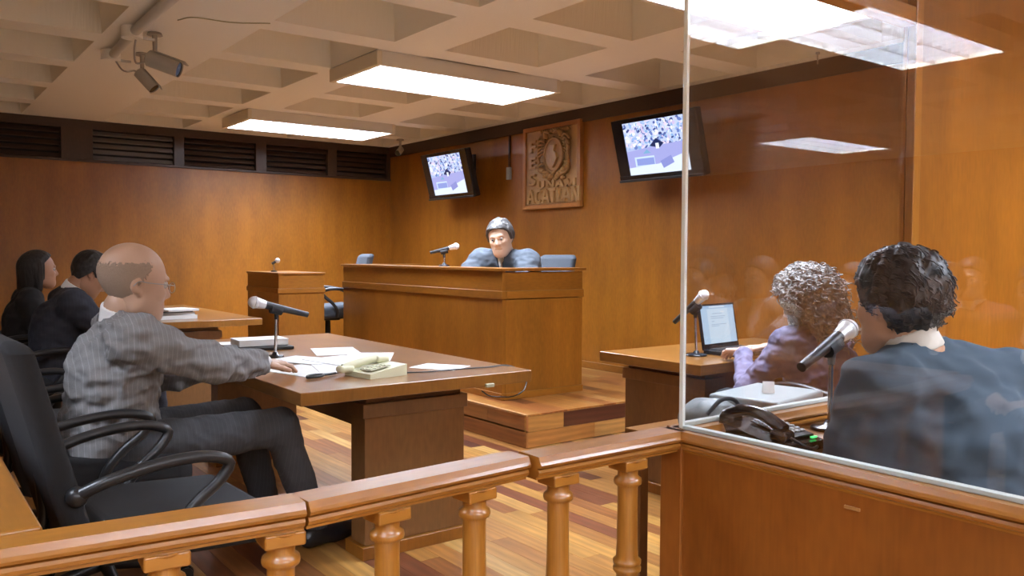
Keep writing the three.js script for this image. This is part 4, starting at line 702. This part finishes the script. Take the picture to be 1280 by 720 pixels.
// judge behind the bench, leaning on his arms
makePerson('person', 'judge with grey-black hair in a dark robe behind the tall bench', [4.13, .225, -5.50], Math.PI + .42, {
  head: { p: [.17, 1.195, .0], yaw: .22, pitch: -.14, roll: .14, s: 1.12 }, skin: lin(.62, .42, .29), cell: .024, clothCell: .012, headCell: .006, eyes: true,
  j: { pelvis: [-.06, .60, 0], chest: [.03, .88, .0], neck: [.10, 1.075, 0], sh: [[.11, 1.005, -.215], [.11, 1.015, .215]], el: [[.27, .83, -.31], [.27, .83, .32]], wr: [[.34, .79, -.08], [.34, .79, .10]], hip: [[.0, .55, -.09], [.0, .55, .09]], knee: [[.36, .55, -.11], [.36, .55, .11]], ankle: [[.30, .12, -.11], [.30, .12, .11]], toe: [[.42, .045, -.11], [.42, .045, .11]] },
  hands: [{ dir: [.2, -.1, 1], back: [0, 1, 0], side: -1, curl: .5, cell: .006 }, { dir: [.2, -.1, -1], back: [0, 1, 0], side: 1, curl: .5, cell: .006 }],
  top: { name: 'robe', mat: robe, wrinkle: .009, freq: 11, fat: 1.05, arm: 1.34, sleeve: .075, neckHole: .072, skirt: [[[-.06, .58, 0], [-.02, .50, 0], .17, .17, 1.2]], bottom: .50, open: (x, y, z) => Math.max(Math.abs(z) - .035 * Math.max(0, Math.min(1, (y - .92) / .12)), .92 - y, .10 - x) }, legs: { mat: blackCloth }, collar: { lo: .0, hi: .045, r: .076, tilt: .3 }, shirtFront: true,
  hair: { mat: hairMat(lin(.060, .056, .053)), cell: .006, field: shellHair(.018, hairline(-.05, -.004, .062), .008, 30) },
});
// typist with curly grey hair
makePerson('person', 'woman with curly grey hair in a purple sweater typing on the laptop', [3.46, 0, -2.23], Math.PI / 2, {
  head: { p: [.055, 1.075, -.035], yaw: .05, pitch: -.32, s: 1.0 }, skin: lin(.60, .40, .30), cell: .02, clothCell: .011, headCell: .006,
  j: { pelvis: [-.02, .56, 0], chest: [.0, .80, 0], neck: [.03, .955, -.01], sh: [[.045, .885, -.175], [.03, .885, .175]], el: [[.20, .66, -.27], [.18, .66, .26]], wr: [[.43, .812, -.0], [.46, .812, .23]], hip: [[.03, .54, -.09], [.03, .54, .09]], knee: [[.44, .55, -.10], [.44, .55, .10]], ankle: [[.46, .12, -.10], [.46, .12, .10]], toe: [[.62, .045, -.10], [.62, .045, .10]] },
  hands: [{ dir: [1, -.1, .25], back: [-.1, 1, 0], side: -1, curl: .55, cell: .004 }, { dir: [1, -.1, .05], back: [-.1, 1, 0], side: 1, curl: .55, cell: .004 }],
  top: { name: 'sweater', mat: cloth(lin(.15, .135, .22)), wrinkle: .011, freq: 15, fat: .98, arm: .86, sleeve: .040, cuff: .95, neckHole: .06, label: 'purple knitted sweater', skirt: [[[-.02, .56, 0], [-.03, .50, 0], .15, .155, 1.2]], bottom: .47 }, legs: { mat: blackCloth },
  hair: { mat: hairMat(lin(.20, .19, .175)), cell: .006, lo: [-.26, -.28, -.22], hi: [.18, .24, .22], field: (x, y, z) => { const a = HEAD.skull(x, y, z) - .050, b = cap([-.05, .02, 0], [-.10, -.15, 0], .115, .085, 1.25)(x, y, z), d = smin(a, b, .05) - .016 * nz(x * 34, y * 34, z * 34) - .008 * nz(x * 80, y * 80, z * 80); return Math.max(d, (x > .045 ? (x - .045) - Math.max(0, y - .055) * 1.2 : -1)); }, strands: { count: 620, seed: 11, len: .055, turns: 1.3, amp: .0085, r: .0026, lift: .003, mess: 1.0 } },
});
// defendant behind the glass
makePerson('person', 'man with thick dark wavy hair in a dark blue jacket behind the glass', [2.14, 0, -.95], Math.PI / 2 - .30, {
  head: { p: [.145, 1.165, -.10], yaw: .08, pitch: -.05, s: 1.0 }, skin: lin(.50, .28, .16), cell: .02, clothCell: .010, headCell: .0045,
  j: { pelvis: [-.02, .58, 0], chest: [.02, .83, 0], neck: [.105, 1.052, -.085], sh: [[.07, .962, -.235], [.04, .948, .215]], el: [[.12, .68, -.28], [.08, .67, .29]], wr: [[.30, .60, -.12], [.28, .60, .12]], hip: [[.03, .55, -.09], [.03, .55, .09]], knee: [[.30, .55, -.12], [.30, .55, .12]], ankle: [[.26, .12, -.12], [.26, .12, .12]], toe: [[.38, .045, -.12], [.38, .045, .12]] },
  hands: [{ dir: [1, -.2, .5], back: [0, 1, 0], side: -1, curl: .5, cell: .006 }, { dir: [1, -.2, -.5], back: [0, 1, 0], side: 1, curl: .5, cell: .006 }],
  top: { name: 'jacket', mat: cloth(lin(.045, .072, .10)), wrinkle: .015, freq: 8, fat: 1.06, arm: 1.16, neckHole: .066, neckDrop: .035, skirt: [[[-.02, .58, 0], [-.06, .50, 0], .17, .19, 1.25]], bottom: .47 }, legs: { mat: blackCloth }, collar: { lo: .004, hi: .050, r: .071, tilt: .1, mat: std(lin(.60, .57, .50), .8) },
  hair: { mat: hairMat(lin(.022, .020, .019)), cell: .005, hi: [.16, .21, .14], field: shellHair(.024, hairline(-.094, -.002, .060), .010, 34), strands: { count: 1100, seed: 5, len: .022, turns: .7, amp: .003, r: .0016, lift: -.0012, dip: .006, mess: .5, keep: p => p[1] > -.05, flow: p => [-.8, -.5, p[2] * 3] } },
});
// the public, seen only as reflections in the glass
{
  const tops = [cloth(lin(.05, .05, .06)), cloth(lin(.30, .25, .18)), cloth(lin(.10, .08, .09)), cloth(lin(.03, .03, .035)), cloth(lin(.20, .06, .07)), cloth(lin(.025, .028, .035))], names = ['dark jacket', 'tan jacket holding still', 'brown jacket', 'black jacket', 'dark red top', 'dark suit with white shirt'];
  [[-1.31, -3.82], [-1.28, -3.30], [-1.30, -2.68], [-1.28, -2.15], [-2.18, -2.42], [-1.26, -1.70]].forEach(([x, z], i) => makePerson('person', `seated spectator in a ${names[i]}, mirrored in the glass`, [x, 0, z], [.12, .1, .06, .04, .02, .0][i], {
    head: { p: [.05, 1.13 + .02 * Math.sin(i * 2), 0], yaw: .1 * Math.sin(i), s: 1.0 }, skin: lin(.55, .33, .21), cell: .03, clothCell: .024, headCell: .007,
    j: { pelvis: [-.02, .56, 0], chest: [0, .82, 0], neck: [.02, .99, 0], sh: [[.02, .92, -.18], [.02, .92, .18]], el: [[.08, .67, -.22], [.08, .67, .22]], wr: [[.28, .62, -.08], [.28, .62, .08]], hip: [[.03, .54, -.09], [.03, .54, .09]], knee: [[.44, .53, -.11], [.44, .53, .11]], ankle: [[.44, .12, -.11], [.44, .12, .11]], toe: [[.60, .045, -.11], [.60, .045, .11]] },
    hands: [{ dir: [1, -.1, .4], back: [0, 1, 0], side: -1, cell: .008 }, { dir: [1, -.1, -.4], back: [0, 1, 0], side: 1, cell: .008 }],
    top: { name: 'jacket', mat: tops[i], wrinkle: .008, fat: .96, bottom: .47, open: (a, b, c) => Math.max(Math.abs(c) - .045 * Math.max(0, Math.min(1, (b - .78) / .2)), .78 - b, .03 - a) }, legs: { mat: blackCloth }, shirtFront: true, collar: { hi: .04, r: .074 },
    hair: { mat: hairMat(lin(.02, .017, .015)), cell: .008, field: shellHair(.014, shortLine, .004, 50) },
  }));
}
scene.traverse(o => { if (o.isMesh) o.castShadow = o.receiveShadow = true; });
renderer.render(scene, camera);
